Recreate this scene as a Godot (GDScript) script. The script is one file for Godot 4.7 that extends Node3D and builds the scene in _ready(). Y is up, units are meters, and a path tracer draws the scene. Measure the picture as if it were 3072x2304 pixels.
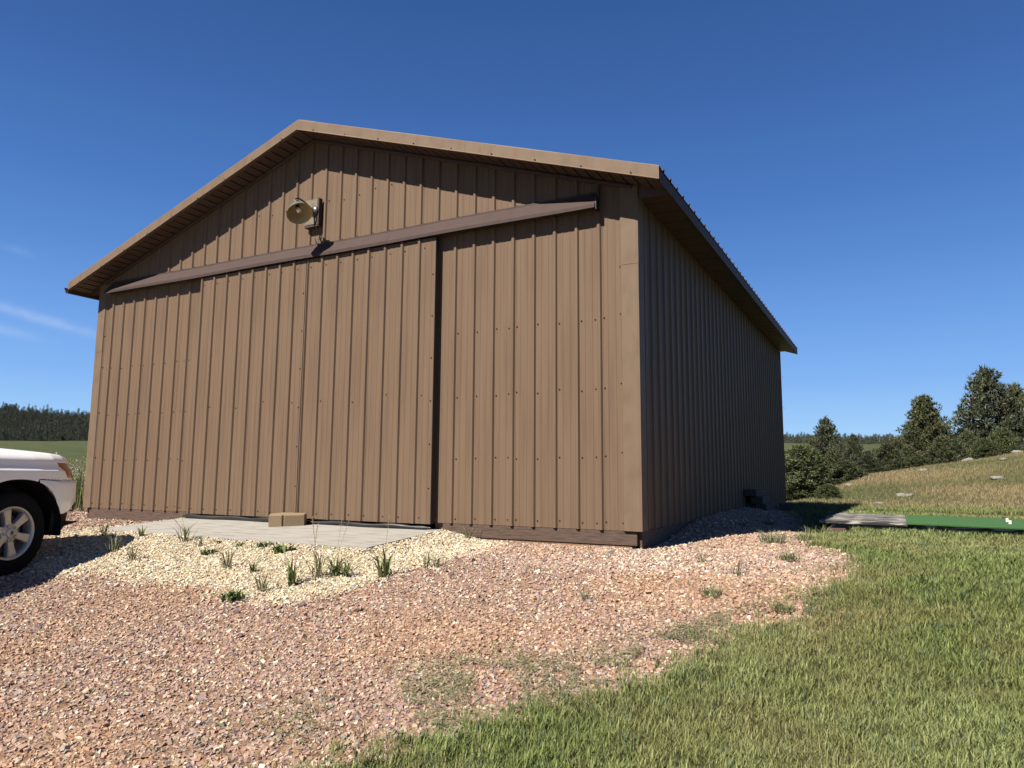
extends Node3D

const CAM := Vector3(10.078, 0.4873, 6.2598)
const RIB := 0.2307          # spacing of the wall ribs
const BW := 8.064            # barn width (x from 0)
const BD := 9.62             # barn depth (z from 0 to -BD)
const OV := 0.29             # roof overhang
const RIDGE := 4.531         # soffit line at the ridge
const MARKS := [[1.905, -1.0], [1.877, -0.52]]
const EX := 0.417            # the sky below is written as the photograph shows it; this undoes the exposure
const SUN := Vector3(0.38, -1.25, -1.0)

var rng := RandomNumberGenerator.new()
var taken := {}
var M := {}
var n1 := FastNoiseLite.new()
var n2 := FastNoiseLite.new()
var n3 := FastNoiseLite.new()

# ---------------------------------------------------------------- mesh helper
class MB:
	var v := PackedVector3Array()
	var n := PackedVector3Array()
	var c := PackedColorArray()
	var col := Color(1, 1, 1)
	func tri(a: Vector3, b: Vector3, d: Vector3) -> void:
		var nn := (b - a).cross(d - a).normalized()
		v.append(a); v.append(d); v.append(b)
		for i in 3:
			n.append(nn); c.append(col)
	func quad(a: Vector3, b: Vector3, d: Vector3, e: Vector3) -> void:
		tri(a, b, d); tri(a, d, e)
	func trin(a: Vector3, b: Vector3, d: Vector3, na: Vector3, nb: Vector3, nd: Vector3) -> void:
		v.append(a); v.append(d); v.append(b)
		n.append(na); n.append(nd); n.append(nb)
		for i in 3:
			c.append(col)
	func obox(t: Transform3D, s: Vector3, bev := 0.0) -> void:
		var h := s / 2
		if bev <= 0.0:
			var p := []
			for i in 8:
				p.append(t * Vector3(h.x if i & 1 else -h.x, h.y if i & 2 else -h.y, h.z if i & 4 else -h.z))
			quad(p[0], p[2], p[3], p[1]); quad(p[4], p[5], p[7], p[6])
			quad(p[0], p[4], p[6], p[2]); quad(p[1], p[3], p[7], p[5])
			quad(p[2], p[6], p[7], p[3]); quad(p[0], p[1], p[5], p[4])
			return
		# bevelled along the four edges of the longest axis and at its ends
		var b: float = minf(bev, minf(h.x, minf(h.y, h.z)) * 0.9)
		var rings := []
		for e in [[-1.0, b, true], [-1.0, 0.0, false], [1.0, 0.0, false], [1.0, b, true]]:
			var inset: float = e[1]
			var x: float = e[0] * (h.x if e[2] else h.x - b)
			var y := h.y - inset
			var z := h.z - inset
			var k := b * 0.7
			rings.append([Vector3(x, -y, -z + k), Vector3(x, -y, z - k), Vector3(x, -y + k, z), Vector3(x, y - k, z), Vector3(x, y, z - k), Vector3(x, y, -z + k), Vector3(x, y - k, -z), Vector3(x, -y + k, -z)])
		for r in 3:
			for k in 8:
				var k2: int = (k + 1) % 8
				quad(t * rings[r][k], t * rings[r + 1][k], t * rings[r + 1][k2], t * rings[r][k2])
		for k in range(1, 7):
			tri(t * rings[0][0], t * rings[0][k], t * rings[0][k + 1])
			tri(t * rings[3][0], t * rings[3][k + 1], t * rings[3][k])
	func box(mn: Vector3, mx: Vector3, bev := 0.0) -> void:
		obox(Transform3D(Basis(), (mn + mx) / 2), mx - mn, bev)
	# rows of points; smooth normals; flip turns it inside out
	func grid(rows: Array, closed := false, flip := false) -> void:
		var R := rows.size()
		var K: int = rows[0].size()
		var nn := []
		for i in R:
			var line := []
			for j in K:
				var jp := (j + 1) % K if closed else mini(j + 1, K - 1)
				var jm := (j - 1 + K) % K if closed else maxi(j - 1, 0)
				var du: Vector3 = rows[mini(i + 1, R - 1)][j] - rows[maxi(i - 1, 0)][j]
				var dv: Vector3 = rows[i][jp] - rows[i][jm]
				var x := du.cross(dv)
				if x.length() < 1e-12:
					x = (rows[mini(i + 1, R - 1)][jp] - rows[maxi(i - 1, 0)][jm]).cross(dv + Vector3(1e-5, 2e-5, 1e-5))
				x = x.normalized()
				line.append(-x if flip else x)
			nn.append(line)
		for i in R - 1:
			for j in (K if closed else K - 1):
				var k := (j + 1) % K
				if flip:
					trin(rows[i][j], rows[i][k], rows[i + 1][k], nn[i][j], nn[i][k], nn[i + 1][k])
					trin(rows[i][j], rows[i + 1][k], rows[i + 1][j], nn[i][j], nn[i + 1][k], nn[i + 1][j])
				else:
					trin(rows[i][j], rows[i + 1][k], rows[i][k], nn[i][j], nn[i + 1][k], nn[i][k])
					trin(rows[i][j], rows[i + 1][j], rows[i + 1][k], nn[i][j], nn[i + 1][j], nn[i + 1][k])
	func tube(path: Array, radii: Array, sides := 6) -> void:
		var rows := []
		for i in path.size():
			var d: Vector3 = path[mini(i + 1, path.size() - 1)] - path[maxi(i - 1, 0)]
			d = d.normalized()
			var a := d.cross(Vector3.UP if absf(d.y) < 0.9 else Vector3.RIGHT).normalized()
			var b := d.cross(a)
			var row := []
			for k in sides:
				var t := TAU * k / sides
				row.append(path[i] + (a * cos(t) + b * sin(t)) * radii[i])
			rows.append(row)
		grid(rows, true)
		for k in range(1, sides - 1):
			tri(rows[0][0], rows[0][k], rows[0][k + 1])
			tri(rows[-1][0], rows[-1][k + 1], rows[-1][k])
	# profile of (radius, height) round t's y axis
	func lathe(t: Transform3D, prof: Array, sides := 32, flip := false) -> void:
		var rows := []
		for q in prof:
			var row := []
			for k in sides:
				var a := TAU * k / sides
				row.append(t * Vector3(cos(a) * q.x, q.y, sin(a) * q.x))
			rows.append(row)
		grid(rows, true, flip)
	func mesh(mat: Material) -> ArrayMesh:
		var arr := []
		arr.resize(Mesh.ARRAY_MAX)
		arr[Mesh.ARRAY_VERTEX] = v
		arr[Mesh.ARRAY_NORMAL] = n
		arr[Mesh.ARRAY_COLOR] = c
		var m := ArrayMesh.new()
		m.add_surface_from_arrays(Mesh.PRIMITIVE_TRIANGLES, arr)
		m.surface_set_material(0, mat)
		return m

# ---------------------------------------------------------------- node helpers
func numbered(called: String) -> String:
	taken[called] = taken.get(called, -1) + 1
	return called if taken[called] == 0 else "%s_%03d" % [called, taken[called]]

func tag(o: Node, label: String, category: String, group := "") -> void:
	o.set_meta("label", label)
	o.set_meta("category", category)
	if group:
		o.set_meta("group", group)

func thing(called: String, label: String, category: String, at := Vector3.ZERO, turn := 0.0, group := "") -> Node3D:
	var o := Node3D.new()
	o.name = numbered(called)
	add_child(o)
	o.position = at
	o.rotation.y = turn
	tag(o, label, category, group)
	return o

func part(parent: Node, called: String, mesh: Mesh, at := Vector3.ZERO) -> MeshInstance3D:
	var o := MeshInstance3D.new()
	o.name = called if parent != self else numbered(called)
	o.mesh = mesh
	o.position = at
	parent.add_child(o, true)
	return o

func sub(parent: Node, called: String) -> Node3D:
	var o := Node3D.new()
	o.name = called
	parent.add_child(o, true)
	return o

func structure(called: String, mesh: Mesh) -> MeshInstance3D:
	var o := part(self, called, mesh)
	o.set_meta("kind", "structure")
	return o

func lin(r: float, g: float, b: float) -> Color:
	return Color(r, g, b).linear_to_srgb()

func ramp(stops: Array) -> Gradient:
	var g := Gradient.new()
	var o := PackedFloat32Array()
	var c := PackedColorArray()
	for s in stops:
		o.append(s[0]); c.append(s[1])
	g.offsets = o
	g.colors = c
	return g

func noise_tex(freq: float, oct: int, stops: Array, seed_ := 1, size := 512, kind := FastNoiseLite.TYPE_SIMPLEX_SMOOTH) -> NoiseTexture2D:
	var f := FastNoiseLite.new()
	f.seed = seed_
	f.noise_type = kind
	f.frequency = freq
	f.fractal_octaves = oct
	f.fractal_type = FastNoiseLite.FRACTAL_FBM
	var t := NoiseTexture2D.new()
	t.width = size
	t.height = size
	t.seamless = true
	t.noise = f
	if stops:
		t.color_ramp = ramp(stops)
	return t

func normal_tex(freq: float, oct: int, strength: float, seed_ := 2, size := 512) -> NoiseTexture2D:
	var t := noise_tex(freq, oct, [], seed_, size)
	t.as_normal_map = true
	t.bump_strength = strength
	return t

func mat(color: Color, rough: float, metal := 0.0) -> StandardMaterial3D:
	var m := StandardMaterial3D.new()
	m.albedo_color = color
	m.roughness = rough
	m.metallic = metal
	return m

func tri_tex(m: StandardMaterial3D, tex: Texture2D, scale: Vector3, nrm: Texture2D = null, ns := 1.0) -> StandardMaterial3D:
	m.albedo_texture = tex
	m.uv1_triplanar = true
	m.uv1_world_triplanar = true
	m.uv1_scale = scale
	if nrm:
		m.normal_enabled = true
		m.normal_texture = nrm
		m.normal_scale = ns
	return m

func grey(v: float) -> Color:
	return Color(v, v, v)

# ---------------------------------------------------------------- terrain
func ss(a: float, b: float, x: float) -> float:
	var t := clampf((x - a) / (b - a), 0.0, 1.0)
	return t * t * (3.0 - 2.0 * t)

func lut(t: Array, x: float) -> float:
	if x <= t[0][0]:
		return t[0][1]
	for i in range(1, t.size()):
		if x <= t[i][0]:
			return lerpf(t[i - 1][1], t[i][1], (x - t[i - 1][0]) / (t[i][0] - t[i - 1][0]))
	return t[-1][1]

const PZ := [[-14.0, -0.35], [-9.0, -0.2], [-6.0, -0.12], [-3.0, -0.12], [0.0, -0.155], [1.3, -0.19], [2.6, -0.41], [4.3, -0.63], [6.3, -0.86], [10.0, -1.2], [20.0, -1.9], [40.0, -3.0]]
const VR := [[0.0, -0.5], [30.0, -1.3], [110.0, -5.0], [200.0, 1.0], [330.0, 12.0], [385.0, 13.5], [450.0, 10.0], [520.0, 11.0], [600.0, 17.0]]
const CX := [[-40.0, -5.0], [0.0, -3.4], [5.5, -1.3], [7.5, -0.05], [9.0, 0.5], [11.0, 0.85], [13.5, 1.3], [16.5, 1.85], [25.0, 3.3], [45.0, 5.0]]
const EDGE := [[-20.0, 8.2], [-8.14, 8.49], [-5.62, 8.82], [-2.45, 9.28], [-0.87, 9.41], [-0.73, 9.65], [-0.43, 9.83], [0.2, 9.86], [0.92, 9.82], [1.43, 9.69], [1.7, 9.65], [2.02, 9.52], [2.26, 9.27], [2.77, 9.15], [2.93, 9.12], [3.15, 8.84], [3.47, 8.68], [3.6, 8.59], [3.72, 8.47], [3.8, 8.33], [3.95, 8.29], [4.03, 8.24], [5.0, 7.7], [6.2, 6.9], [8.0, 5.6], [14.0, 2.0]]
var cream_poly := PackedVector2Array([Vector2(1.7, 0.0), Vector2(1.55, 1.2), Vector2(2.2, 2.2), Vector2(3.3, 2.5), Vector2(3.96, 2.43), Vector2(4.63, 2.46), Vector2(5.01, 2.32), Vector2(5.44, 2.4), Vector2(5.96, 2.49), Vector2(6.24, 2.52), Vector2(6.46, 2.48), Vector2(6.51, 2.3), Vector2(6.63, 2.1), Vector2(6.71, 1.76), Vector2(6.93, 1.46), Vector2(6.8, 0.8), Vector2(6.6, 0.0), Vector2(6.4, -0.4), Vector2(1.8, -0.4)])

func near(x: float, z: float) -> float:
	var y := lut(PZ, z)
	y += 0.15 * exp(-pow((x - 8.06) / 0.55, 2)) * ss(-0.4, -2.2, z) * (1.0 - ss(-6.0, -11.0, z) * 0.6)
	if z > -0.5 and z < 4.0 and x > 0.5 and x < 8.0:
		var ox := maxf(maxf(2.2 - x, x - 6.0), 0.0)
		var oz := maxf(z - 1.22, 0.0)
		var lip := -0.074 - 0.070 * clampf(z - 0.1, 0.0, 1.12) - 0.17 * ox - 0.2 * oz
		y = maxf(y, lip) if ox + oz > 0.0 else y
	return y

func ridge_at(az: float) -> float:
	# az: degrees left of -Z as seen from the yard
	return lut([[-60.0, 30.0], [-8.0, 31.0], [0.0, 30.0], [3.0, 27.0], [7.0, 32.0], [30.0, 40.0], [55.0, 48.0], [60.0, 48.0], [66.0, 54.0], [100.0, 50.0]], az)

func ground_y(x: float, z: float) -> float:
	var y := near(x, z)
	var dx := x - 9.0
	var dz := z - 2.0
	var r := sqrt(dx * dx + dz * dz)
	if r < 9.0 and z > -6.0:
		return y + 0.012 * n2.get_noise_2d(x * 9.0, z * 9.0)
	var az := rad_to_deg(atan2(-dx, -dz))
	var v := lut(VR, r)
	if r > 600.0:
		var top := ridge_at(az)
		v = lerpf(17.0, top, ss(600.0, 860.0, r)) - maxf(0.0, r - 1000.0) * 0.03
	v += 3.5 * exp(-pow((r - 390.0) / 90.0, 2)) * (1.0 - ss(20.0, 50.0, absf(az)))
	v += n1.get_noise_2d(x, z) * minf(r * 0.006, 4.0)
	y = lerpf(y, v, ss(16.0, 60.0, r))
	var hw := ss(-7.0, -34.0, z) * (1.0 - ss(-47.0, -95.0, z)) * ss(-30.0, -6.0, x) * (1.0 - ss(60.0, 120.0, x))
	if hw > 0.0:
		y = lerpf(y, lut(CX, x) + 0.25 * n2.get_noise_2d(x * 1.2, z * 1.2), hw)
	return y

func edge_x(z: float) -> float:
	return lut(EDGE, z) + 0.06 * n2.get_noise_2d(z * 22.0, 3.0) + 0.03 * n2.get_noise_2d(z * 80.0, 9.0)

func creaminess(x: float, z: float) -> float:
	var p := Vector2(x, z) + Vector2(n2.get_noise_2d(x * 20.0, z * 20.0), n2.get_noise_2d(x * 20.0 + 90.0, z * 20.0)) * 0.18
	return 1.0 if Geometry2D.is_point_in_polygon(p, cream_poly) else 0.0

func gravel_at(x: float, z: float) -> bool:
	if z > 9.0 or x < -3.5 or z < -9.0:
		return false
	if z < -1.5 and x < 7.9:
		return false
	return x < edge_x(z)

func ground_color(x: float, z: float) -> Color:
	var r := Vector2(x - 9.0, z - 2.0).length()
	var big := n1.get_noise_2d(x * 0.7, z * 2.1)
	if r < 22.0 and gravel_at(x, z):
		var c := Color(0.203, 0.133, 0.095).lerp(Color(0.234, 0.135, 0.079), clampf(n2.get_noise_2d(x * 8.0, z * 8.0) + 0.3, 0, 1))
		return Color(0.306, 0.248, 0.158) if creaminess(x, z) > 0.5 else c
	if r < 16.0 and z > -7.0 and x > 3.0:
		return Color(0.077, 0.074, 0.034).lerp(Color(0.104, 0.083, 0.045), clampf(n2.get_noise_2d(x * 6.0, z * 6.0) + 0.4, 0, 1))
	if r < 110.0 and x > -12.0 and z < -5.0:
		var k := clampf(n2.get_noise_2d(x * 2.2, z * 2.2) * 0.9 + n1.get_noise_2d(x * 9.0, z * 9.0) * 0.7 + 0.5, 0.0, 1.0)
		return Color(0.077, 0.079, 0.032).lerp(Color(0.167, 0.131, 0.063), k)
	if r > 560.0:
		return Color(0.036, 0.045, 0.022)
	var g := Color(0.054, 0.070, 0.030).lerp(Color(0.072, 0.083, 0.040), clampf(big + 0.5, 0, 1))
	g = g.lerp(Color(0.086, 0.083, 0.041), clampf(n1.get_noise_2d(x * 2.7, z * 5.0) * 1.4, 0.0, 0.6))
	return g

func build_ground() -> void:
	var radii := []
	var r := 0.0
	while r < 14.0:
		radii.append(r)
		r += 0.12
	while r < 2600.0:
		radii.append(r)
		r *= 1.055
	var A := 320
	var v := PackedVector3Array()
	var c := PackedColorArray()
	var idx := PackedInt32Array()
	for i in radii.size():
		for k in A:
			var a := TAU * (k + 0.5 * (i % 2)) / A
			var x: float = 9.0 + radii[i] * cos(a)
			var z: float = 2.0 + radii[i] * sin(a)
			v.append(Vector3(x, ground_y(x, z), z))
			c.append(ground_color(x, z))
	for i in radii.size() - 1:
		for k in A:
			var k2 := (k + 1) % A
			var p := i * A
			var q := (i + 1) * A
			if i % 2 == 0:
				idx.append_array([p + k, p + k2, q + k, p + k2, q + k2, q + k])
			else:
				idx.append_array([p + k, p + k2, q + k2, p + k, q + k2, q + k])
	var nn := PackedVector3Array()
	nn.resize(v.size())
	for i in range(0, idx.size(), 3):
		var f := (v[idx[i + 1]] - v[idx[i]]).cross(v[idx[i + 2]] - v[idx[i]])
		if f.y < 0:
			f = -f
		for k in 3:
			nn[idx[i + k]] += f
	for i in nn.size():
		nn[i] = nn[i].normalized() if nn[i].length() > 0 else Vector3.UP
	# Godot's front faces run clockwise
	if true:
		var probe := 320 * 6 * 12
		var f2 := (v[idx[probe + 1]] - v[idx[probe]]).cross(v[idx[probe + 2]] - v[idx[probe]])
		if f2.y > 0:
			for i in range(0, idx.size(), 3):
				var t := idx[i + 1]
				idx[i + 1] = idx[i + 2]
				idx[i + 2] = t
	var arr := []
	arr.resize(Mesh.ARRAY_MAX)
	arr[Mesh.ARRAY_VERTEX] = v
	arr[Mesh.ARRAY_NORMAL] = nn
	arr[Mesh.ARRAY_COLOR] = c
	arr[Mesh.ARRAY_INDEX] = idx
	var m := ArrayMesh.new()
	m.add_surface_from_arrays(Mesh.PRIMITIVE_TRIANGLES, arr)
	m.surface_set_material(0, M.ground)
	structure("ground", m)

# ---------------------------------------------------------------- scattered copies
func scatter(called: String, mesh: Mesh, xf: Array, cols: Array) -> MultiMeshInstance3D:
	var mm := MultiMesh.new()
	mm.transform_format = MultiMesh.TRANSFORM_3D
	mm.use_colors = true
	mm.mesh = mesh
	mm.instance_count = xf.size()
	var b := PackedFloat32Array()
	b.resize(xf.size() * 16)
	for i in xf.size():
		var t: Transform3D = xf[i]
		var k: Color = cols[i]
		var o := i * 16
		b[o] = t.basis.x.x; b[o + 1] = t.basis.y.x; b[o + 2] = t.basis.z.x; b[o + 3] = t.origin.x
		b[o + 4] = t.basis.x.y; b[o + 5] = t.basis.y.y; b[o + 6] = t.basis.z.y; b[o + 7] = t.origin.y
		b[o + 8] = t.basis.x.z; b[o + 9] = t.basis.y.z; b[o + 10] = t.basis.z.z; b[o + 11] = t.origin.z
		b[o + 12] = k.r; b[o + 13] = k.g; b[o + 14] = k.b; b[o + 15] = 1.0
	mm.buffer = b
	var o2 := MultiMeshInstance3D.new()
	o2.name = numbered(called)
	o2.multimesh = mm
	o2.set_meta("kind", "stuff")
	add_child(o2)
	return o2

func rock_mesh(seed_: int, flat: float, material: Material, rings := 1) -> ArrayMesh:
	var r := RandomNumberGenerator.new()
	r.seed = seed_
	var b := MB.new()
	var p := []
	for i in 8:
		p.append(Vector3((1.0 if i & 1 else -1.0) * r.randf_range(0.35, 1.0), (1.0 if i & 2 else -1.0) * r.randf_range(0.45, 1.0) * flat, (1.0 if i & 4 else -1.0) * r.randf_range(0.3, 0.95)))
	for q in [[0, 2, 3, 1], [4, 5, 7, 6], [0, 4, 6, 2], [1, 3, 7, 5], [2, 6, 7, 3], [0, 1, 5, 4]]:
		if r.randf() < 0.5:
			b.tri(p[q[0]], p[q[1]], p[q[2]]); b.tri(p[q[0]], p[q[2]], p[q[3]])
		else:
			b.tri(p[q[1]], p[q[2]], p[q[3]]); b.tri(p[q[1]], p[q[3]], p[q[0]])
	return b.mesh(material)

func stone_color(kind: int, x: float, z: float) -> Color:
	var t := rng.randf()
	var c: Color
	if kind == 1:
		if t < 0.58: c = Color(0.43, 0.365, 0.255)
		elif t < 0.86: c = Color(0.46, 0.425, 0.35)
		elif t < 0.94: c = Color(0.33, 0.26, 0.17)
		else: c = Color(0.22, 0.21, 0.20)
	else:
		if t < 0.38: c = Color(0.275, 0.190, 0.152)
		elif t < 0.60: c = Color(0.235, 0.156, 0.134)
		elif t < 0.77: c = Color(0.315, 0.242, 0.180)
		elif t < 0.83: c = Color(0.29, 0.165, 0.105)
		elif t < 0.91: c = Color(0.18, 0.132, 0.122)
		elif t < 0.97: c = Color(0.39, 0.345, 0.28)
		else: c = Color(0.185, 0.18, 0.172)
		c = c.lerp(Color(0.304, 0.189, 0.115), clampf(n2.get_noise_2d(x * 9.0 + 40.0, z * 9.0) * 1.2, 0.0, 0.5))
	var k := rng.randf_range(0.8, 1.2)
	return Color(c.r * k, c.g * k * rng.randf_range(0.96, 1.04), c.b * k * rng.randf_range(0.93, 1.07))

func build_gravel() -> void:
	var meshes := []
	for i in 5:
		meshes.append(rock_mesh(40 + i, [0.46, 0.58, 0.38, 0.62, 0.50][i], M.stone))
	var xf := [[], [], [], [], []]
	var cl := [[], [], [], [], []]
	var x0 := -2.5
	while x0 < 10.2:
		var z0 := -8.5
		while z0 < 7.5:
			# one cell of 0.25 m
			var cx := x0 + 0.125
			var cz := z0 + 0.125
			var inside := cx > -0.05 and cx < 8.0 and cz < -0.15
			var under_slab := cx > 2.35 and cx < 5.85 and cz > -0.2 and cz < 1.05
			if not inside and not under_slab and cx < lut(EDGE, cz) + 0.45 and not (cz < -1.5 and cx < 8.0):
				var d := Vector2(cx - CAM.x, cz - CAM.z).length()
				var dens := clampf(4800.0 * pow(4.3 / maxf(d, 4.3), 0.95), 650.0, 4800.0)
				if cx < 2.5 or cz > 5.2:
					dens *= 0.4
				var count := int(dens * 0.0625 + rng.randf())
				for i in count:
					var x := x0 + rng.randf() * 0.25
					var z := z0 + rng.randf() * 0.25
					if x > 2.21 and x < 5.99 and z < 1.215 and z > -0.2:
						continue
					if z < -0.045 and x < 8.1 and x > -0.02:
						continue
					var e := edge_x(z)
					if x > e and rng.randf() > exp(-(x - e) * 9.0):
						continue
					var cr := creaminess(x + rng.randfn(0.0, 0.09), z + rng.randfn(0.0, 0.09))
					var kind := 1 if rng.randf() < (0.93 if cr > 0.5 else 0.035 + 0.3 * exp(-pow((x - 8.35) / 0.6, 2) - pow((z - 0.35) / 0.9, 2)) + 0.1 * clampf(n1.get_noise_2d(x * 60.0, z * 60.0), 0.0, 1.0)) else 0
					var s: float
					if kind == 1:
						s = rng.randf_range(0.005, 0.0105) * (1.7 if rng.randf() < 0.06 else 1.0)
					else:
						s = 0.0045 + 0.0095 * pow(rng.randf(), 2.4)
						if rng.randf() < 0.012:
							s *= 1.8
					s *= 1.0 + 0.05 * maxf(d - 4.0, 0.0)
					var bas := Basis(Vector3.UP, rng.randf() * TAU) * Basis(Vector3.RIGHT, rng.randfn(0.0, 0.45)) * Basis(Vector3.BACK, rng.randfn(0.0, 0.45))
					bas = bas.scaled_local(Vector3(s * rng.randf_range(0.8, 1.5), s * rng.randf_range(0.8, 1.3), s))
					var w := rng.randi() % 5
					xf[w].append(Transform3D(bas, Vector3(x, ground_y(x, z) + s * rng.randf_range(0.0, 0.5), z)))
					cl[w].append(stone_color(kind, x, z))
			z0 += 0.25
		x0 += 0.25
	var total := 0
	for w in 5:
		total += xf[w].size()
		var o := scatter("gravel", meshes[w], xf[w], cl[w])
		tag(o, "loose pink and cream crushed stone spread over the yard before the barn", "gravel")
	print("gravel ", total)

func grass_mesh(seed_: int, blades: int, spread: float, h: float, w: float, lean: float, material: Material, dry := 0.2) -> ArrayMesh:
	var r := RandomNumberGenerator.new()
	r.seed = seed_
	var b := MB.new()
	for i in blades:
		var a := r.randf() * TAU
		var base := Vector3(cos(a), 0, sin(a)) * spread * sqrt(r.randf())
		var a2 := r.randf() * TAU
		var out := Vector3(cos(a2), 0, sin(a2))
		var side := Vector3(-out.z, 0, out.x) * w * r.randf_range(0.6, 1.2) * 0.5
		var hh := h * r.randf_range(0.45, 1.1)
		var l := lean * hh * r.randf_range(0.2, 1.3)
		var m := base + out * l * 0.35 + Vector3(0, hh * 0.6, 0)
		var t := base + out * l + Vector3(0, hh * r.randf_range(0.85, 1.0), 0)
		b.col = Color(1, 1, 1)
		if r.randf() < dry:
			b.col = Color(2.3, 1.65, 1.7) if r.randf() < 0.6 else Color(1.5, 1.0, 0.9)
		else:
			var k := r.randf_range(0.5, 1.45)
			b.col = Color(k, k, k * 1.05)
		base.y -= h * 0.1
		b.quad(base - side, base + side, m + side * 0.8, m - side * 0.8)
		b.tri(m - side * 0.8, m + side * 0.8, t)
	return b.mesh(material)

func build_lawn() -> void:
	var meshes := []
	for i in 4:
		meshes.append(grass_mesh(70 + i, 17, 0.040, 0.058, 0.0031, 0.8, M.blade, 0.3))
	meshes.append(grass_mesh(80, 9, 0.03, 0.078, 0.0055, 0.6, M.blade, 0.12))
	var xf := [[], [], [], [], []]
	var cl := [[], [], [], [], []]
	var x0 := 6.0
	while x0 < 15.0:
		var z0 := -8.0
		while z0 < 6.4:
			var cx := x0 + 0.15
			var cz := z0 + 0.15
			var d := Vector2(cx - CAM.x, cz - CAM.z).length()
			if cx > lut(EDGE, cz) - 0.45 and d > 1.2:
				var dens := clampf(2300.0 * pow(3.6 / maxf(d, 3.6), 1.05), 380.0, 2300.0)
				for i in int(dens * 0.09 + rng.randf()):
					var x := x0 + rng.randf() * 0.3
					var z := z0 + rng.randf() * 0.3
					var e := edge_x(z)
					var thin := 1.0 if x > e + 0.06 else exp(-(e + 0.06 - x) * 14.0)
					if rng.randf() > thin:
						continue
					if x > 9.3 and x < 12.3 and z > -4.8 and z < -2.75:
						continue
					if x > 9.15 and x < 9.62 and z > -2.8 and z < -2.3:
						continue
					var patch := n2.get_noise_2d(x * 7.0, z * 7.0) + 0.5 * n2.get_noise_2d(x * 26.0, z * 26.0)
					var sun_dry := clampf(patch * 1.1 + 0.28, 0.0, 1.0)
					var base := Color(0.125, 0.155, 0.048).lerp(Color(0.205, 0.170, 0.080), sun_dry * 0.8)
					base = base.lerp(Color(0.180, 0.208, 0.080), clampf(n1.get_noise_2d(x * 30.0, z * 30.0) * 1.5, 0.0, 0.8))
					if rng.randf() < 0.06:
						base = Color(0.075, 0.11, 0.062)
					var k := rng.randf_range(0.7, 1.3)
					var s := rng.randf_range(0.65, 1.25) * (1.0 - 0.25 * sun_dry) * (1.0 + 0.018 * maxf(0.0, d - 4.0))
					if z < -4.6:
						s *= 1.35
					var w := rng.randi() % 4
					if rng.randf() < 0.12 + 0.3 * clampf(-patch, 0.0, 1.0):
						w = 4
					var bas := Basis(Vector3.UP, rng.randf() * TAU).scaled_local(Vector3(s * (1.0 + 0.06 * maxf(0, d - 4.0)), s, s * (1.0 + 0.06 * maxf(0, d - 4.0))))
					xf[w].append(Transform3D(bas, Vector3(x, ground_y(x, z), z)))
					cl[w].append(Color(base.r * k, base.g * k, base.b * k))
			z0 += 0.3
		x0 += 0.3
	var total := 0
	for w in 5:
		total += xf[w].size()
		var o := scatter("lawn_grass", meshes[w], xf[w], cl[w])
		tag(o, "short mown green lawn with yellowing patches beside the gravel", "grass")
	print("lawn ", total)

func build_clippings() -> void:
	var b := MB.new()
	b.quad(Vector3(-0.5, 0, -0.5), Vector3(-0.5, 0, 0.5), Vector3(0.1, 0.35, 0.45), Vector3(0.1, 0.35, -0.45))
	b.tri(Vector3(0.1, 0.35, -0.45), Vector3(0.1, 0.35, 0.45), Vector3(0.6, 0.05, 0.0))
	var me := b.mesh(M.blade)
	var xf := []
	var cl := []
	# centre, half length and half width of each drift, its direction, how many
	for s in [[8.33, 3.0, 0.55, 0.16, 0.5, 2600], [8.15, 3.35, 0.4, 0.12, 0.7, 1300], [7.9, 3.75, 0.5, 0.14, 0.6, 1400], [8.4, 3.62, 0.3, 0.1, 0.4, 900], [8.7, 3.25, 0.25, 0.12, 0.8, 1000], [9.2, 2.1, 0.5, 0.1, 0.95, 1900], [9.0, 2.4, 0.35, 0.1, 1.1, 1300], [9.5, 1.75, 0.3, 0.08, 1.0, 900], [8.93, 2.75, 0.4, 0.12, 0.9, 1400], [9.6, 0.5, 0.5, 0.1, 1.4, 700]]:
		for i in int(s[5] * 0.62):
			var la := rng.randfn(0.0, s[2] * 0.62)
			var lb := rng.randfn(0.0, s[3] * 0.95)
			var x: float = s[0] + cos(s[4]) * la + sin(s[4]) * lb
			var z: float = s[1] - sin(s[4]) * la + cos(s[4]) * lb
			if n2.get_noise_2d(x * 30.0, z * 30.0) < -0.1:
				continue
			var l := rng.randf_range(0.02, 0.075)
			var bas := Basis(Vector3.UP, rng.randf() * TAU) * Basis(Vector3.BACK, rng.randfn(0.0, 0.18))
			xf.append(Transform3D(bas.scaled_local(Vector3(l, l * 0.2, 0.003)), Vector3(x, ground_y(x, z) + rng.randf_range(0.012, 0.026), z)))
			var k := rng.randf_range(0.7, 1.3)
			cl.append((Color(0.105, 0.13, 0.06) if rng.randf() < 0.72 else Color(0.26, 0.225, 0.14)) * k)
	var o := scatter("grass_clippings", me, xf, cl)
	tag(o, "grey green mown grass clippings lying on the gravel by the lawn", "clippings")

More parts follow.
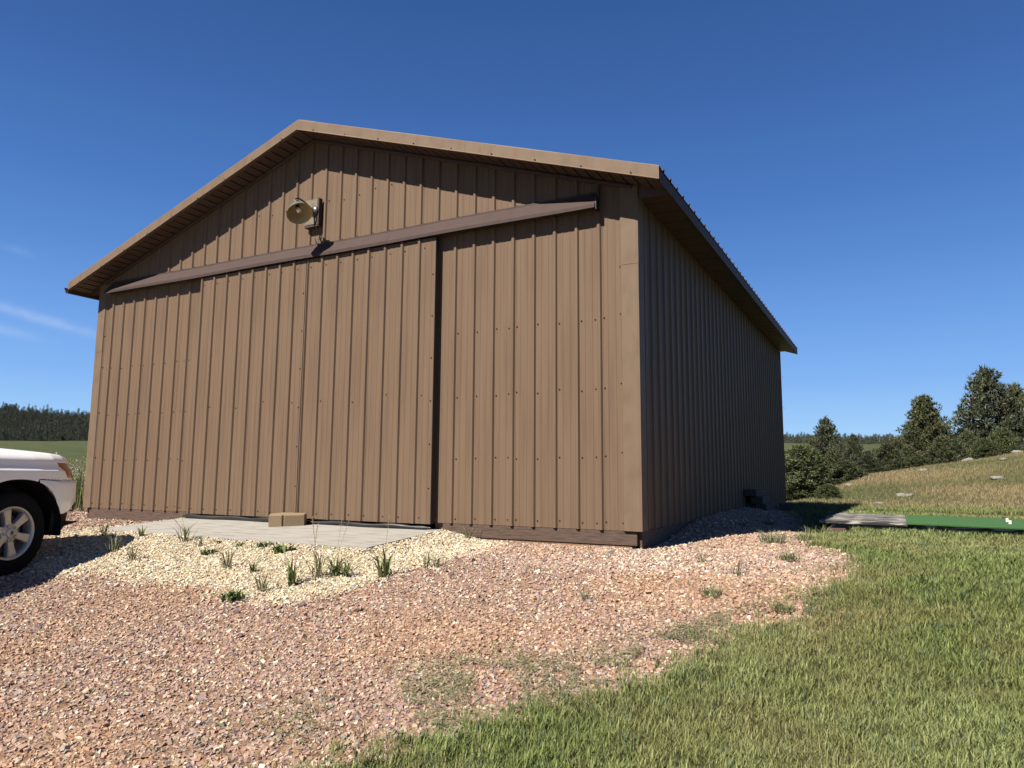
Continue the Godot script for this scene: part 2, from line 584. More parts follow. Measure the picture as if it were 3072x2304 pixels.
func build_meadow() -> void:
	var meshes := []
	for i in 3:
		meshes.append(grass_mesh(90 + i, 14, 0.13, 0.15, 0.009, 0.6, M.blade, 0.25))
	var xf := [[], [], []]
	var cl := [[], [], []]
	for i in 78000:
		var t := pow(rng.randf(), 1.6)
		var z := lerpf(-7.6, -52.0, t)
		var x := 10.0 + rng.randf_range(-1.0, 1.0) * (5.0 + (7.0 - z) * 0.24) + 0.02 * (7.0 - z)
		if x < 8.6 and z > -11.0:
			continue
		var k := clampf(n2.get_noise_2d(x * 2.2, z * 2.2) * 0.9 + n1.get_noise_2d(x * 9.0, z * 9.0) * 0.7 + 0.42 + rng.randf_range(-0.25, 0.25), 0.0, 1.0)
		var c := Color(0.105, 0.112, 0.048).lerp(Color(0.215, 0.170, 0.092), k)
		if z > -11.0:
			c = c.lerp(Color(0.112, 0.148, 0.046), 0.75)
		var s := rng.randf_range(0.45, 1.1) * (0.8 + 0.35 * k)
		var w := rng.randi() % 3
		xf[w].append(Transform3D(Basis(Vector3.UP, rng.randf() * TAU).scaled_local(Vector3(s, s, s)), Vector3(x, ground_y(x, z), z)))
		cl[w].append(c * rng.randf_range(0.8, 1.2))
	for w in 3:
		var o := scatter("meadow_grass", meshes[w], xf[w], cl[w])
		tag(o, "dry tan and green wild grass covering the hillside beyond the lawn", "grass")
	# tall weeds by the far left corner of the barn
	var tall := grass_mesh(99, 14, 0.22, 0.75, 0.012, 0.35, M.blade, 0.3)
	var head := MB.new()
	for k in 7:
		var a := k * 2.4
		var p := Vector3(cos(a) * 0.14, 0.55 + 0.09 * (k % 4), sin(a) * 0.14)
		for q in 4:
			var d := Vector3(sin(q * 1.7 + k), 0.6, cos(q * 2.3 + k)) * 0.035
			head.tri(p - d.cross(Vector3.UP) * 0.35, p + d.cross(Vector3.UP) * 0.35, p + d)
	var hm := head.mesh(M.blade)
	var ax := []
	var ac := []
	var hx := []
	var hc := []
	for i in 3600:
		var x := rng.randf_range(-16.0, -1.6)
		var z := rng.randf_range(-11.0, 2.5)
		var s := rng.randf_range(0.55, 1.15) * (0.75 if x < -9.0 else 1.0)
		var t := Transform3D(Basis(Vector3.UP, rng.randf() * TAU).scaled_local(Vector3(s, s, s)), Vector3(x, ground_y(x, z), z))
		ax.append(t)
		ac.append(Color(0.095, 0.12, 0.045).lerp(Color(0.175, 0.16, 0.08), rng.randf()) * rng.randf_range(0.8, 1.2))
		if rng.randf() < 0.6:
			hx.append(t)
			hc.append(Color(0.33, 0.31, 0.22) * rng.randf_range(0.8, 1.15))
	var o3 := scatter("tall_grass", tall, ax, ac)
	tag(o3, "tall pale seeding grass behind the left corner of the barn", "grass")
	var o4 := scatter("seed_heads", hm, hx, hc)
	tag(o4, "cream seed heads standing over the tall grass", "grass")

# ---------------------------------------------------------------- trees
func needle_tuft(b: MB, p: Vector3, dir: Vector3, s: float, r: RandomNumberGenerator, count: int) -> void:
	for i in count:
		var d := (dir * 0.75 + Vector3(r.randf_range(-1, 1), r.randf_range(-0.6, 1), r.randf_range(-1, 1))).normalized()
		var side := d.cross(Vector3(r.randf_range(-1, 1), r.randf_range(-1, 1), r.randf_range(-1, 1))).normalized() * s * r.randf_range(0.2, 0.34)
		var l := s * r.randf_range(0.7, 1.2)
		b.tri(p - side * 0.6, p + side * 0.6, p + d * l + side * r.randf_range(-0.6, 0.6))

# a unit pine: height 1, crown radius about 0.5 * aspect
func pine(seed_: int, shape: Array, branches: int, tuft: float, per: int, needles: int, tint: Color) -> Array:
	var r := RandomNumberGenerator.new()
	r.seed = seed_
	var crown := MB.new()
	var trunk := MB.new()
	var path := []
	var rad := []
	for i in 9:
		var t := i / 8.0
		path.append(Vector3(sin(t * 3.0 + seed_) * 0.006, t * 0.97 - 0.02, cos(t * 2.3 + seed_) * 0.006))
		rad.append(lerpf(0.020, 0.002, pow(t, 0.8)))
	trunk.tube(path, rad, 6)
	for i in branches:
		var t := lerpf(shape[0][0], 0.985, pow((i + r.randf()) / branches, 0.92))
		var a := i * 2.39996 + r.randf_range(-0.5, 0.5)
		var L := lut(shape, t) * r.randf_range(0.72, 1.03)
		var rise := lerpf(-0.12, 0.75, pow(t, 1.6)) + r.randf_range(-0.12, 0.15)
		var dir := Vector3(cos(a), rise, sin(a)).normalized()
		var at := Vector3(0, t * 0.97, 0)
		var tip := at + dir * L + Vector3(0, L * 0.16, 0)
		if L > 0.05:
			trunk.tube([at, at.lerp(tip, 0.5) - Vector3(0, L * 0.03, 0), tip], [0.006, 0.004, 0.0015], 3)
		var clumps := clampi(int(L / 0.075 + 0.5), 1, 6)
		for k in clumps:
			var f := 1.0 - 0.72 * k / maxf(clumps, 1.0) * r.randf_range(0.85, 1.1)
			var mid := at.lerp(tip, clampf(f, 0.12, 1.0)) + Vector3(r.randf_range(-1, 1), r.randf_range(-0.3, 0.6), r.randf_range(-1, 1)) * 0.022
			var g := r.randf_range(0.7, 1.3)
			var rc := tuft * r.randf_range(0.75, 1.2)
			for q in per:
				var off := Vector3(r.randf_range(-1, 1), r.randf_range(-0.6, 0.6), r.randf_range(-1, 1)) * rc * 0.8
				var h := g * r.randf_range(0.8, 1.2)
				crown.col = Color(tint.r * h * r.randf_range(0.9, 1.15), tint.g * h, tint.b * h * r.randf_range(0.85, 1.15))
				if r.randf() < 0.03:
					crown.col = Color(0.095, 0.065, 0.032)
				needle_tuft(crown, mid + off, (off.normalized() + dir * 0.5 + Vector3(0, 0.6, 0)).normalized(), tuft * 0.62 * r.randf_range(0.7, 1.2), r, needles)
	needle_tuft(crown, Vector3(0, 0.985, 0), Vector3.UP, tuft * 0.9, r, needles * 2)
	return [trunk.mesh(M.bark), crown.mesh(M.needle)]

func build_trees() -> void:
	var tall := [[0.10, 0.26], [0.25, 0.31], [0.45, 0.26], [0.65, 0.19], [0.82, 0.12], [0.94, 0.05], [1.0, 0.01]]
	var broad := [[0.05, 0.32], [0.18, 0.43], [0.38, 0.37], [0.6, 0.26], [0.8, 0.145], [0.93, 0.055], [1.0, 0.01]]
	var bushy := [[0.02, 0.38], [0.15, 0.46], [0.4, 0.42], [0.65, 0.30], [0.85, 0.15], [0.95, 0.06], [1.0, 0.02]]
	var green := Color(0.044, 0.055, 0.022)
	var kinds := [
		pine(11, tall, 150, 0.050, 9, 6, green), pine(12, tall, 140, 0.052, 9, 6, Color(0.048, 0.055, 0.021)),
		pine(13, broad, 200, 0.055, 9, 6, Color(0.042, 0.053, 0.026)), pine(14, broad, 190, 0.060, 9, 6, Color(0.051, 0.059, 0.020)),
		pine(15, bushy, 170, 0.070, 9, 6, Color(0.059, 0.074, 0.025)), pine(16, bushy, 160, 0.074, 9, 6, Color(0.049, 0.060, 0.023)),
	]
	# x, y of the top, z, crown width, kind, label
	var list := [
		[18.3, 11.07, -76.4, 8.4, 2, "tallest dark pine on the right skyline with a pointed crown"],
		[21.3, 10.0, -82.4, 6.2, 3, "second highest pine standing just right of the tallest one"],
		[12.56, 7.49, -64.8, 5.6, 3, "broad lone pine with sky on both sides, left of the tallest pines"],
		[5.19, 5.39, -58.9, 4.2, 2, "narrow pine with see-through pointed top, nearest the barn on the skyline"],
		[7.38, 3.75, -54.6, 2.6, 2, "rounded pine just right of the narrow pointed one"],
		[15.25, 3.0, -48.5, 2.0, 4, "small pine with bare stem standing alone on the grassy slope"],
		[13.39, 3.63, -58.9, 2.6, 5, "low pine right of the broad lone pine"],
		[7.35, 1.52, -19.6, 2.1, 4, "nearest bushy light green pine touching the back corner of the barn"],
		[8.0, 1.25, -31.3, 2.0, 5, "round low pine behind the nearest bushy pine"],
		[8.61, 1.85, -42.9, 2.4, 2, "mid height pine at the foot of the slope, centre of the thicket"],
		[9.68, 2.85, -50.2, 2.9, 3, "wide pine left below the broad lone pine"],
		[10.42, 1.75, -47.3, 2.2, 5, "short pine at the top edge of the grass, under the broad lone pine"],
		[11.36, 1.83, -46.7, 2.2, 4, "short bright pine right under the broad lone pine"],
		[14.52, 3.64, -64.1, 3.2, 2, "pine filling the gap left of the tallest pine"],
		[16.08, 4.57, -71.6, 3.6, 5, "pine tucked against the left foot of the tallest pine"],
		[4.73, 1.7, -42.0, 2.4, 3, "pine peeping out directly behind the barn corner"],
		[7.35, 4.92, -117.1, 1.9, 0, "tiny distant pine in the pale meadow gap"],
		[7.95, 5.0, -119.6, 1.7, 1, "smaller of the two tiny distant pines in the meadow gap"],
		[20.87, 7.54, -76.0, 3.8, 2, "pine at the right edge below the tallest pair"],
		[7.1, 1.99, -37.6, 2.3, 3, "pine in the thicket behind the nearest bushy pine"],
		[9.4, 1.0, -36.6, 1.9, 5, "low pine on the lower edge of the thicket against the grass"],
		[8.35, 0.30, -16.7, 0.8, 4, "tiny pine seedling at the end of the lawn beside the bushy pine"],
		[6.2, 1.2, -27.0, 2.2, 5, "pine half hidden by the barn's back corner"],
		[18.1, 4.6, -66.0, 3.4, 4, "bushy pine at the foot of the tallest pine, on the crest"],
		[8.28, 2.60, -57.49, 2.51, 2, "pine just left of the meadow gap in the thicket"],
		[10.35, 3.55, -61.86, 3.06, 3, "pine touching the left side of the broad lone pine"],
		[11.08, 2.89, -57.78, 2.33, 5, "pine at the left foot of the broad lone pine"],
		[9.22, 2.02, -50.08, 2.08, 5, "pine below the meadow gap in the thicket"],
		[13.13, 3.45, -65.63, 3.16, 2, "pine touching the right side of the broad lone pine"],
		[14.26, 3.22, -63.98, 2.78, 5, "pine midway between the lone and the tallest pines"],
		[15.65, 4.02, -71.44, 3.06, 3, "pine left of the tallest pine, in the row on the crest"],
		[6.29, 3.21, -57.48, 2.69, 2, "pine between the narrow pointed and rounded pines"],
		[8.12, 1.24, -42.77, 2.04, 5, "pine low in the thicket left of centre"],
		[4.03, 3.95, -60.74, 2.58, 3, "pine left of the narrow pointed one, beside the barn"],
		[21.5, 5.0, -70.0, 3.6, 5, "bushy pine on the crest at the right edge"],
	]
	for q in list:
		var g := ground_y(q[0], q[2])
		var h: float = q[1] - g
		var called := "pine_tree"
		var o := thing(called, q[5], "pine", Vector3(q[0], g - 0.03 * h, q[2]), rng.randf() * TAU, "pines beyond the lawn")
		var w: float = q[3] / (0.62 if q[4] < 2 else 0.84 if q[4] < 4 else 0.92)
		o.scale = Vector3(w, h * 1.03, w)
		part(o, "trunk", kinds[q[4]][0])
		part(o, "crown", kinds[q[4]][1])
	# the wooded ridges
	var far := []
	far.append(pine(31, tall, 34, 0.10, 5, 4, Color(0.027, 0.039, 0.023))[1])
	far.append(pine(32, [[0.04, 0.2], [0.3, 0.22], [0.7, 0.13], [1.0, 0.01]], 36, 0.09, 5, 4, Color(0.030, 0.041, 0.023))[1])
	far.append(pine(33, broad, 32, 0.11, 5, 4, Color(0.033, 0.044, 0.023))[1])
	var xf := [[], [], []]
	var cl := [[], [], []]
	var tries := 0
	while tries < 30000:
		tries += 1
		var az := deg_to_rad(rng.randf_range(-32.0, 84.0))
		var r := sqrt(rng.randf_range(575.0 * 575.0, 960.0 * 960.0))
		if rng.randf() < 0.2:
			r = rng.randf_range(560.0, 620.0)
		var x := 9.0 - r * sin(az)
		var z := 2.0 - r * cos(az)
		if n1.get_noise_2d(x * 0.9 + 500.0, z * 0.9) > 0.42:
			continue
		var h := rng.randf_range(7.0, 15.0) * (1.2 if rng.randf() < 0.1 else 1.0)
		var w := h * rng.randf_range(0.36, 0.66)
		var k := rng.randi() % 3
		xf[k].append(Transform3D(Basis(Vector3.UP, rng.randf() * TAU).scaled_local(Vector3(w, h, w)), Vector3(x, ground_y(x, z) - 0.5, z)))
		cl[k].append(grey(rng.randf_range(0.75, 1.3)))
	for k in 3:
		var o := scatter("forest", far[k], xf[k], cl[k])
		tag(o, "dense dark pine forest covering the far ridge", "forest")
	# dead trunks on the right ridge
	for d in [[-1.93, 29.8, -576.2, 14.0, "leftmost of the pale dead trunks on the far right ridge"], [-0.1, 30.2, -577.0, 15.0, "second dead trunk from the left on the far right ridge"], [1.4, 29.0, -577.8, 12.0, "third dead trunk from the left on the far right ridge"], [7.94, 34.0, -603.6, 15.0, "fourth dead trunk from the left on the far right ridge"], [11.25, 34.2, -605.3, 14.0, "rightmost of the pale dead trunks on the far ridge"]]:
		var b := MB.new()
		var H: float = d[3]
		b.tube([Vector3(0, 0, 0), Vector3(0.1, H * 0.5, 0), Vector3(0.2, H, 0.1)], [0.32, 0.22, 0.06], 5)
		b.tube([Vector3(0.1, H * 0.6, 0), Vector3(0.9, H * 0.68, 0.2)], [0.08, 0.03], 4)
		b.tube([Vector3(0.1, H * 0.75, 0), Vector3(-0.7, H * 0.8, 0.2)], [0.07, 0.03], 4)
		var o := part(self, "dead_tree", b.mesh(M.deadwood), Vector3(d[0], d[1] - H, d[2]))
		tag(o, d[4], "dead tree", "dead trunks on the ridge")

# ---------------------------------------------------------------- barn
# profile of one sheet along u: list of [u, height]; ribs are at the given places
func profile(u0: float, u1: float, ribs: Array, lap: float) -> Array:
	var p := [[u0, 0.0]]
	var all := [[ribs[0] - RIB, false]]
	for i in ribs.size():
		all.append([ribs[i], true])
	for i in all.size():
		var u: float = all[i][0]
		if all[i][1]:
			var up := lap if i == all.size() - 1 else 0.0
			for q in [[-0.026, 0.0], [-0.012, 0.019], [0.012, 0.019], [0.025, 0.0]]:
				var x: float = u + q[0]
				if x > p[-1][0] + 0.001 and x < u1 - 0.001:
					p.append([x, q[1] + up])
		for m in [0.077, 0.153]:
			for q in [[-0.010, 0.0], [-0.004, 0.0026], [0.004, 0.0026], [0.010, 0.0]]:
				var x2: float = u + m + q[0]
				if x2 > p[-1][0] + 0.001 and x2 < u1 - 0.001 and (i + 1 >= all.size() or x2 < all[i + 1][0] - 0.032):
					p.append([x2, q[1]])
	p.append([u1, lap])
	return p

# a sheet between a bottom line and a top line, in a frame: along (u), up (y), out
func sheet(prof: Array, y0: float, top: Callable, o: Vector3, along: Vector3, out: Vector3, breaks := []) -> ArrayMesh:
	var b := MB.new()
	var us := prof.duplicate()
	for k in breaks:
		for i in range(1, us.size()):
			if k > us[i - 1][0] + 0.0005 and k < us[i][0] - 0.0005:
				var f: float = (k - us[i - 1][0]) / (us[i][0] - us[i - 1][0])
				us.insert(i, [k, lerpf(us[i - 1][1], us[i][1], f)])
				break
	var right := along.cross(Vector3.UP).dot(out) > 0
	for i in us.size() - 1:
		var a: Vector3 = o + along * us[i][0] + out * us[i][1]
		var d: Vector3 = o + along * us[i + 1][0] + out * us[i + 1][1]
		var a0 := a + Vector3(0, y0, 0)
		var d0 := d + Vector3(0, y0, 0)
		var a1 := a + Vector3(0, top.call(us[i][0]), 0)
		var d1 := d + Vector3(0, top.call(us[i + 1][0]), 0)
		if right:
			b.quad(a0, d0, d1, a1)
		else:
			b.quad(d0, a0, a1, d1)
	return b.mesh(M.steel)

func roof_line(x: float) -> float:
	return RIDGE - absf(x - BW / 2) / 3.0

func screws(parent: Node, spots: Array, out: Vector3) -> void:
	var b := MB.new()
	var t := Basis(Quaternion(Vector3.UP, out))
	for p in spots:
		b.lathe(Transform3D(t, p), [Vector2(0.0085, 0.0), Vector2(0.0085, 0.003), Vector2(0.0055, 0.004), Vector2(0.0055, 0.008), Vector2(0.0, 0.0084)], 6, true)
	var o := part(parent, "screws", b.mesh(M.screw))
	o.set_meta("kind", "stuff")

func build_barn() -> void:
	var barn := thing("metal_barn", "brown ribbed metal pole barn with gable roof and two closed sliding doors", "barn")
	var ribs := func(k0: int, k1: int) -> Array:
		var a := []
		for k in range(k0, k1 + 1):
			a.append(0.3268 - 0.012 + RIB * k)
		return a
	var rx := func(k: int) -> float: return 0.3268 - 0.012 + RIB * k
	# front: left wall, right wall, gable above the door track
	var flat := func(_u: float) -> float: return 3.10
	var gable := func(u: float) -> float: return roof_line(u) - 0.004
	var X := Vector3.RIGHT
	var Z := Vector3.BACK
	var O := Vector3.ZERO
	var spots := []
	var under_hood := 3.02
	for q in [[0.06, -1, 3], [0.0, 3, 7], [0.0, 7, 9]]:
		var u0: float = q[0] if q[0] > 0 else rx.call(q[1]) + 0.031
		var u1: float = rx.call(q[2]) + 0.036 if q[2] < 9 else 2.30
		var rb: Array = ribs.call(q[1] if q[0] > 0 else q[1] + 1, q[2])
		part(barn, "wall_panel", sheet(profile(u0, u1, rb, 0.002), 0.0, func(_u: float) -> float: return under_hood, O, X, Z))
	for q in [[24, 28], [28, 32], [32, 34]]:
		var u0: float = rx.call(q[0]) + 0.031 if q[0] > 24 else 5.80
		var u1: float = rx.call(q[1]) + 0.036 if q[1] < 34 else 8.02
		part(barn, "wall_panel", sheet(profile(u0, u1, ribs.call(q[0] if q[0] == 24 else q[0] + 1, q[1]), 0.002), 0.0, func(_u: float) -> float: return under_hood, O, X, Z))
	for j in 9:
		var k0 := -1 + 4 * j
		var u0: float = rx.call(k0) + 0.031 if j > 0 else 0.06
		var u1: float = minf(rx.call(k0 + 4) + 0.036, 8.02)
		part(barn, "gable_panel", sheet(profile(u0, u1, ribs.call(k0 if j == 0 else k0 + 1, k0 + 4), 0.002), under_hood, gable, Vector3(0, 0, 0.0), X, Z, [BW / 2]))
	for y in [0.06, 0.66, 1.29, 1.95]:
		for k in range(0, 9):
			spots.append(Vector3(rx.call(k) + 0.042, y + rng.randf_range(-0.015, 0.015), 0.001))
			if k % 4 == 3:
				spots.append(Vector3(rx.call(k) - 0.042, y, 0.001))
		for k in range(24, 34):
			spots.append(Vector3(rx.call(k) + 0.045, y + rng.randf_range(-0.015, 0.015), 0.001))
			if k % 4 == 0 and k > 24:
				spots.append(Vector3(rx.call(k) - 0.045, y, 0.001))
	for k in range(2, 32):
		spots.append(Vector3(rx.call(k) + 0.04, 3.21, 0.001))
		var yy: float = 3.72 + 0.03 * sin(k * 1.3)
		if yy < roof_line(rx.call(k)) - 0.25:
			spots.append(Vector3(rx.call(k) + 0.05, yy, 0.001))
	screws(barn, spots, Z)
	# side and rear walls
	var sribs := func(k0: int, k1: int, off: float) -> Array:
		var a := []
		for k in range(k0, k1 + 1):
			a.append(off + 0.2286 * k)
		return a
	var spots2 := []
	for j in 11:
		var off := 0.19
		var u0: float = 0.05 if j == 0 else off + 0.2286 * 4 * j + 0.031
		var u1: float = minf(off + 0.2286 * 4 * (j + 1) + 0.036, BD - 0.05)
		if u1 - u0 < 0.05:
			continue
		var pr := profile(u0, u1, sribs.call(4 * j + (0 if j == 0 else 1), 4 * j + 4, off), 0.002)
		part(barn, "wall_panel", sheet(pr, 0.0, flat, Vector3(BW, 0, 0), Vector3.FORWARD, Vector3.RIGHT))
		part(barn, "wall_panel", sheet(pr, 0.0, flat, Vector3(0, 0, 0), Vector3.FORWARD, Vector3.LEFT))
		for y in [0.06, 0.66, 1.29, 1.95, 2.6]:
			for k in 4:
				spots2.append(Vector3(BW + 0.001, y, -(off + 0.2286 * (4 * j + k) + 0.045)))
	screws(barn, spots2, Vector3.RIGHT)
	for j in 9:
		var u0: float = 0.06 if j == 0 else rx.call(-1 + 4 * j) + 0.031
		var u1: float = minf(rx.call(3 + 4 * j) + 0.036, BW - 0.06)
		part(barn, "rear_panel", sheet(profile(u0, u1, ribs.call(-1 + 4 * j + (0 if j == 0 else 1), 3 + 4 * j), 0.002), 0.0, gable, Vector3(0, 0, -BD), X, Vector3.FORWARD, [BW / 2]))
	# timber frame behind the sheets: closes the building
	var f := MB.new()
	f.box(Vector3(0.06, -0.3, -0.14), Vector3(2.28, 3.05, -0.04))
	f.box(Vector3(5.86, -0.3, -0.14), Vector3(8.0, 3.05, -0.04))
	f.box(Vector3(0.06, 3.05, -0.14), Vector3(8.0, 3.12, -0.04))
	f.box(Vector3(8.0 - 0.1, -0.3, -BD + 0.14), Vector3(8.0, 3.1, -0.14))
	f.box(Vector3(0.06, -0.3, -BD + 0.14), Vector3(0.16, 3.1, -0.14))
	f.box(Vector3(0.06, -0.3, -BD + 0.04), Vector3(8.0, 3.1, -BD + 0.14))
	for zz in [-0.09, -BD + 0.09]:
		f.quad(Vector3(0.1, 3.1, zz), Vector3(7.96, 3.1, zz), Vector3(BW / 2 + 0.01, RIDGE - 0.03, zz), Vector3(BW / 2 - 0.01, RIDGE - 0.03, zz))
	part(barn, "timber_frame", f.mesh(M.timber))
	# corner trims, in two lengths
	for s in [[BW, -1.0, 2.44], [0.0, 1.0, 2.2]]:
		for h in [[0.0, s[2]], [s[2] - 0.002, 3.185]]:
			var b := MB.new()
			var x: float = s[0]
			var d: float = s[1]
			var o := 0.0225 if h[0] == 0.0 else 0.0245
			var prof := [Vector2(x + d * 0.165, 0.0005), Vector2(x + d * 0.150, 0.012), Vector2(x + d * 0.142, o), Vector2(x + d * 0.004, o), Vector2(x - d * o + d * 0.004 * 0.0, o - 0.004), Vector2(x - d * o, -0.14), Vector2(x - d * 0.002, -0.165)]
			var y1: float = h[1]
			for i in prof.size() - 1:
				var a := Vector3(prof[i].x, h[0], prof[i].y)
				var e := Vector3(prof[i + 1].x, h[0], prof[i + 1].y)
				var up := Vector3(0, y1 - h[0], 0)
				if d < 0:
					b.quad(a, e, e + up, a + up)
				else:
					b.quad(e, a, a + up, e + up)
			part(barn, "corner_trim", b.mesh(M.steel_trim))
	var cs := []
	for y in [0.07, 0.7, 1.33, 1.98, 2.43]:
		cs.append(Vector3(BW - 0.158, y, 0.010))
		cs.append(Vector3(0.158, y, 0.010))
	screws(barn, cs, Z)
	# skirt boards under the sheets
	for q in [[Vector3(0.10, -0.26, -0.036), Vector3(2.22, -0.004, -0.001)], [Vector3(5.98, -0.128, -0.036), Vector3(8.03, -0.004, -0.001)], [Vector3(5.98, -0.30, -0.05), Vector3(7.98, -0.132, -0.012)]]:
		var b := MB.new()
		b.box(q[0], q[1], 0.003)
		part(barn, "skirt_board", b.mesh(M.skirt if q[1].y > -0.1 else M.footing))
	for q in [[-0.04, -3.2], [-3.203, -6.4], [-6.403, -BD + 0.05]]:
		for x in [BW - 0.035, 0.0]:
			var b := MB.new()
			b.box(Vector3(x, -0.30, q[1]), Vector3(x + 0.035, -0.004, q[0]), 0.003)
			part(barn, "skirt_board", b.mesh(M.skirt))
	# roof: sheets with ribs down the slope
	var sl := Vector2(3.0, -1.0).normalized()
	for side in [1.0, -1.0]:
		var slope := Vector3(side * sl.x, sl.y, 0)
		var nrm := Vector3(side * -sl.y, sl.x, 0)
		var len_: float = (BW / 2 + 0.32) / sl.x
		var top := Vector3(BW / 2, RIDGE + 0.112, OV + 0.004)
		var total := BD + 2 * OV + 0.008
		var j := 0
		while j * 0.9144 < total - 0.05:
			var u0 := j * 0.9144
			var u1 := minf(u0 + 0.9144, total)
			var rb := []
			for k in 4:
				rb.append(u0 + 0.1143 + 0.2286 * k)
			var pr := profile(u0, u1, rb, 0.0)
			var b := MB.new()
			for i in pr.size() - 1:
				var a: Vector3 = top + Vector3(0, 0, -pr[i][0]) + nrm * pr[i][1] * 1.3
				var d: Vector3 = top + Vector3(0, 0, -pr[i + 1][0]) + nrm * pr[i + 1][1] * 1.3
				if side > 0:
					b.quad(a, a + slope * len_, d + slope * len_, d)
				else:
					b.quad(a, d, d + slope * len_, a + slope * len_)
			part(barn, "roof_panel", b.mesh(M.roof))
			j += 1
		# deck under the sheets so that the roof has thickness
		var dk := MB.new()
		var p0 := Vector3(BW / 2, RIDGE + 0.085, 0)
		var p1 := p0 + slope * (len_ - 0.03)
		var zf := OV - 0.02
		var zb := -BD - OV + 0.02
		var th := Vector3(0, -0.055, 0)
		for quad in [[p0, p1, 0.0], [p0 + th, p1 + th, 1.0]]:
			var a: Vector3 = quad[0]
			var d: Vector3 = quad[1]
			dk.quad(Vector3(a.x, a.y, zf), Vector3(d.x, d.y, zf), Vector3(d.x, d.y, zb), Vector3(a.x, a.y, zb))
		dk.quad(Vector3(p1.x, p1.y, zf), Vector3(p1.x, p1.y + th.y, zf), Vector3(p1.x, p1.y + th.y, zb), Vector3(p1.x, p1.y, zb))
		part(barn, "roof_deck", dk.mesh(M.timber))
		# rake trims front (two lengths) and rear
		for fr in [[OV, 1.0], [-BD - OV, -1.0]]:
			for seg in [[0.0, 0.53], [0.53, 1.0]]:
				var b := MB.new()
				var z0: float = fr[0]
				var out: float = fr[1]
				var lift := 0.0 if seg[0] > 0 else 0.0015
				var prof := [Vector2(RIDGE + 0.128, z0 - out * 0.07), Vector2(RIDGE + 0.128, z0 + out * (0.014 + lift)), Vector2(RIDGE + 0.120, z0 + out * (0.018 + lift)), Vector2(RIDGE + 0.012, z0 + out * (0.018 + lift)), Vector2(RIDGE - 0.002, z0 + out * (0.030 + lift)), Vector2(RIDGE - 0.006, z0 + out * (0.027 + lift)), Vector2(RIDGE + 0.006, z0 + out * 0.004), Vector2(RIDGE + 0.006, z0 - out * 0.03)]
				var xa: float = BW / 2 + side * seg[0] * (BW / 2 + 0.315)
				var xb: float = BW / 2 + side * seg[1] * (BW / 2 + 0.315) + (side * 0.03 if seg[1] < 1 else 0.0)
				var n := 10
				for s in n:
					var x1 := lerpf(xa, xb, float(s) / n)
					var x2 := lerpf(xa, xb, float(s + 1) / n)
					var d1 := absf(x1 - BW / 2) / 3.0
					var d2 := absf(x2 - BW / 2) / 3.0
					var w1 := 0.0022 * sin(x1 * 4.1 + 1.0) * out
					var w2 := 0.0022 * sin(x2 * 4.1 + 1.0) * out
					for i in prof.size() - 1:
						var k1 := 1.0 if i == 3 or i == 2 else 0.0
						var k2 := 1.0 if i + 1 == 3 or i + 1 == 2 else 0.0
						var a := Vector3(x1, prof[i].x - d1, prof[i].y + w1 * k1)
						var d := Vector3(x2, prof[i].x - d2, prof[i].y + w2 * k1)
						var a2 := Vector3(x1, prof[i + 1].x - d1, prof[i + 1].y + w1 * k2)
						var dd2 := Vector3(x2, prof[i + 1].x - d2, prof[i + 1].y + w2 * k2)
						if side * out > 0:
							b.quad(a, a2, dd2, d)
						else:
							b.quad(a, d, dd2, a2)
				part(barn, "rake_trim", b.mesh(M.steel_trim))
		var rs := []
		for k in 9:
			var x: float = BW / 2 + side * (0.25 + 0.48 * k)
			rs.append(Vector3(x, RIDGE + 0.022 - absf(x - BW / 2) / 3.0, OV + 0.019))
		screws(barn, rs, Z)
		# eave fascia
		var xe: float = BW / 2 + side * (BW / 2 + 0.315)
		var ye := roof_line(xe)
		for seg in 3:
			var b := MB.new()
			var za := OV - seg * (BD + 2 * OV) / 3.0
			var zb2 := za - (BD + 2 * OV) / 3.0
			b.box(Vector3(minf(xe, xe - side * 0.012), ye - 0.012, zb2 + 0.002), Vector3(maxf(xe, xe - side * 0.012), ye + 0.10, za), 0.002)
			part(barn, "eave_fascia", b.mesh(M.roof))
		# eave soffit
		var xw: float = BW if side > 0 else 0.0
		var ns := 33
		for k in ns:
			var za2 := -0.002 - k * (BD / ns)
			var b := MB.new()
			var wdt := BD / ns - 0.014
			b.box(Vector3(minf(xw, xe - side * 0.012), 3.104, za2 - wdt), Vector3(maxf(xw, xe - side * 0.012), 3.112, za2), 0.002)
			part(barn, "soffit_panel", b.mesh(M.soffit))
		# closing piece where the two soffits meet
		var rt := MB.new()
		rt.quad(Vector3(xw, 3.06, 0.004), Vector3(xe, 3.06, 0.004), Vector3(xe, 3.13, 0.004), Vector3(xw, 3.20, 0.004))
		part(barn, "soffit_return", rt.mesh(M.soffit))
		# rake soffit boards, front and rear
		var bw := 0.1168
		var nb := 37
		var board := MB.new()
		board.box(Vector3(-bw / 2 + 0.008, -0.004, 0.004), Vector3(bw / 2 - 0.008, 0.004, OV - 0.006), 0.002)
		board.box(Vector3(-bw / 2 - 0.001, 0.022, 0.004), Vector3(bw / 2 + 0.001, 0.026, OV - 0.006))
		var bm := board.mesh(M.soffit)
		for k in nb:
			var xm: float = (k + 0.5) * bw
			if xm > BW / 2 + 0.31:
				break
			for zz in [0.0, -BD - OV]:
				var o := part(barn, "soffit_board", bm)
				var ang: float = atan2(1.0, 3.0) * side
				o.transform = Transform3D(Basis(Vector3.BACK, -ang).scaled_local(Vector3(1.054, 1, 1)), Vector3(BW / 2 + side * xm, roof_line(BW / 2 + xm) + 0.008, zz))
		# trim where the soffit meets the gable wall
		var jt := MB.new()
		var ja := Vector3(BW / 2, RIDGE - 0.022, 0.03)
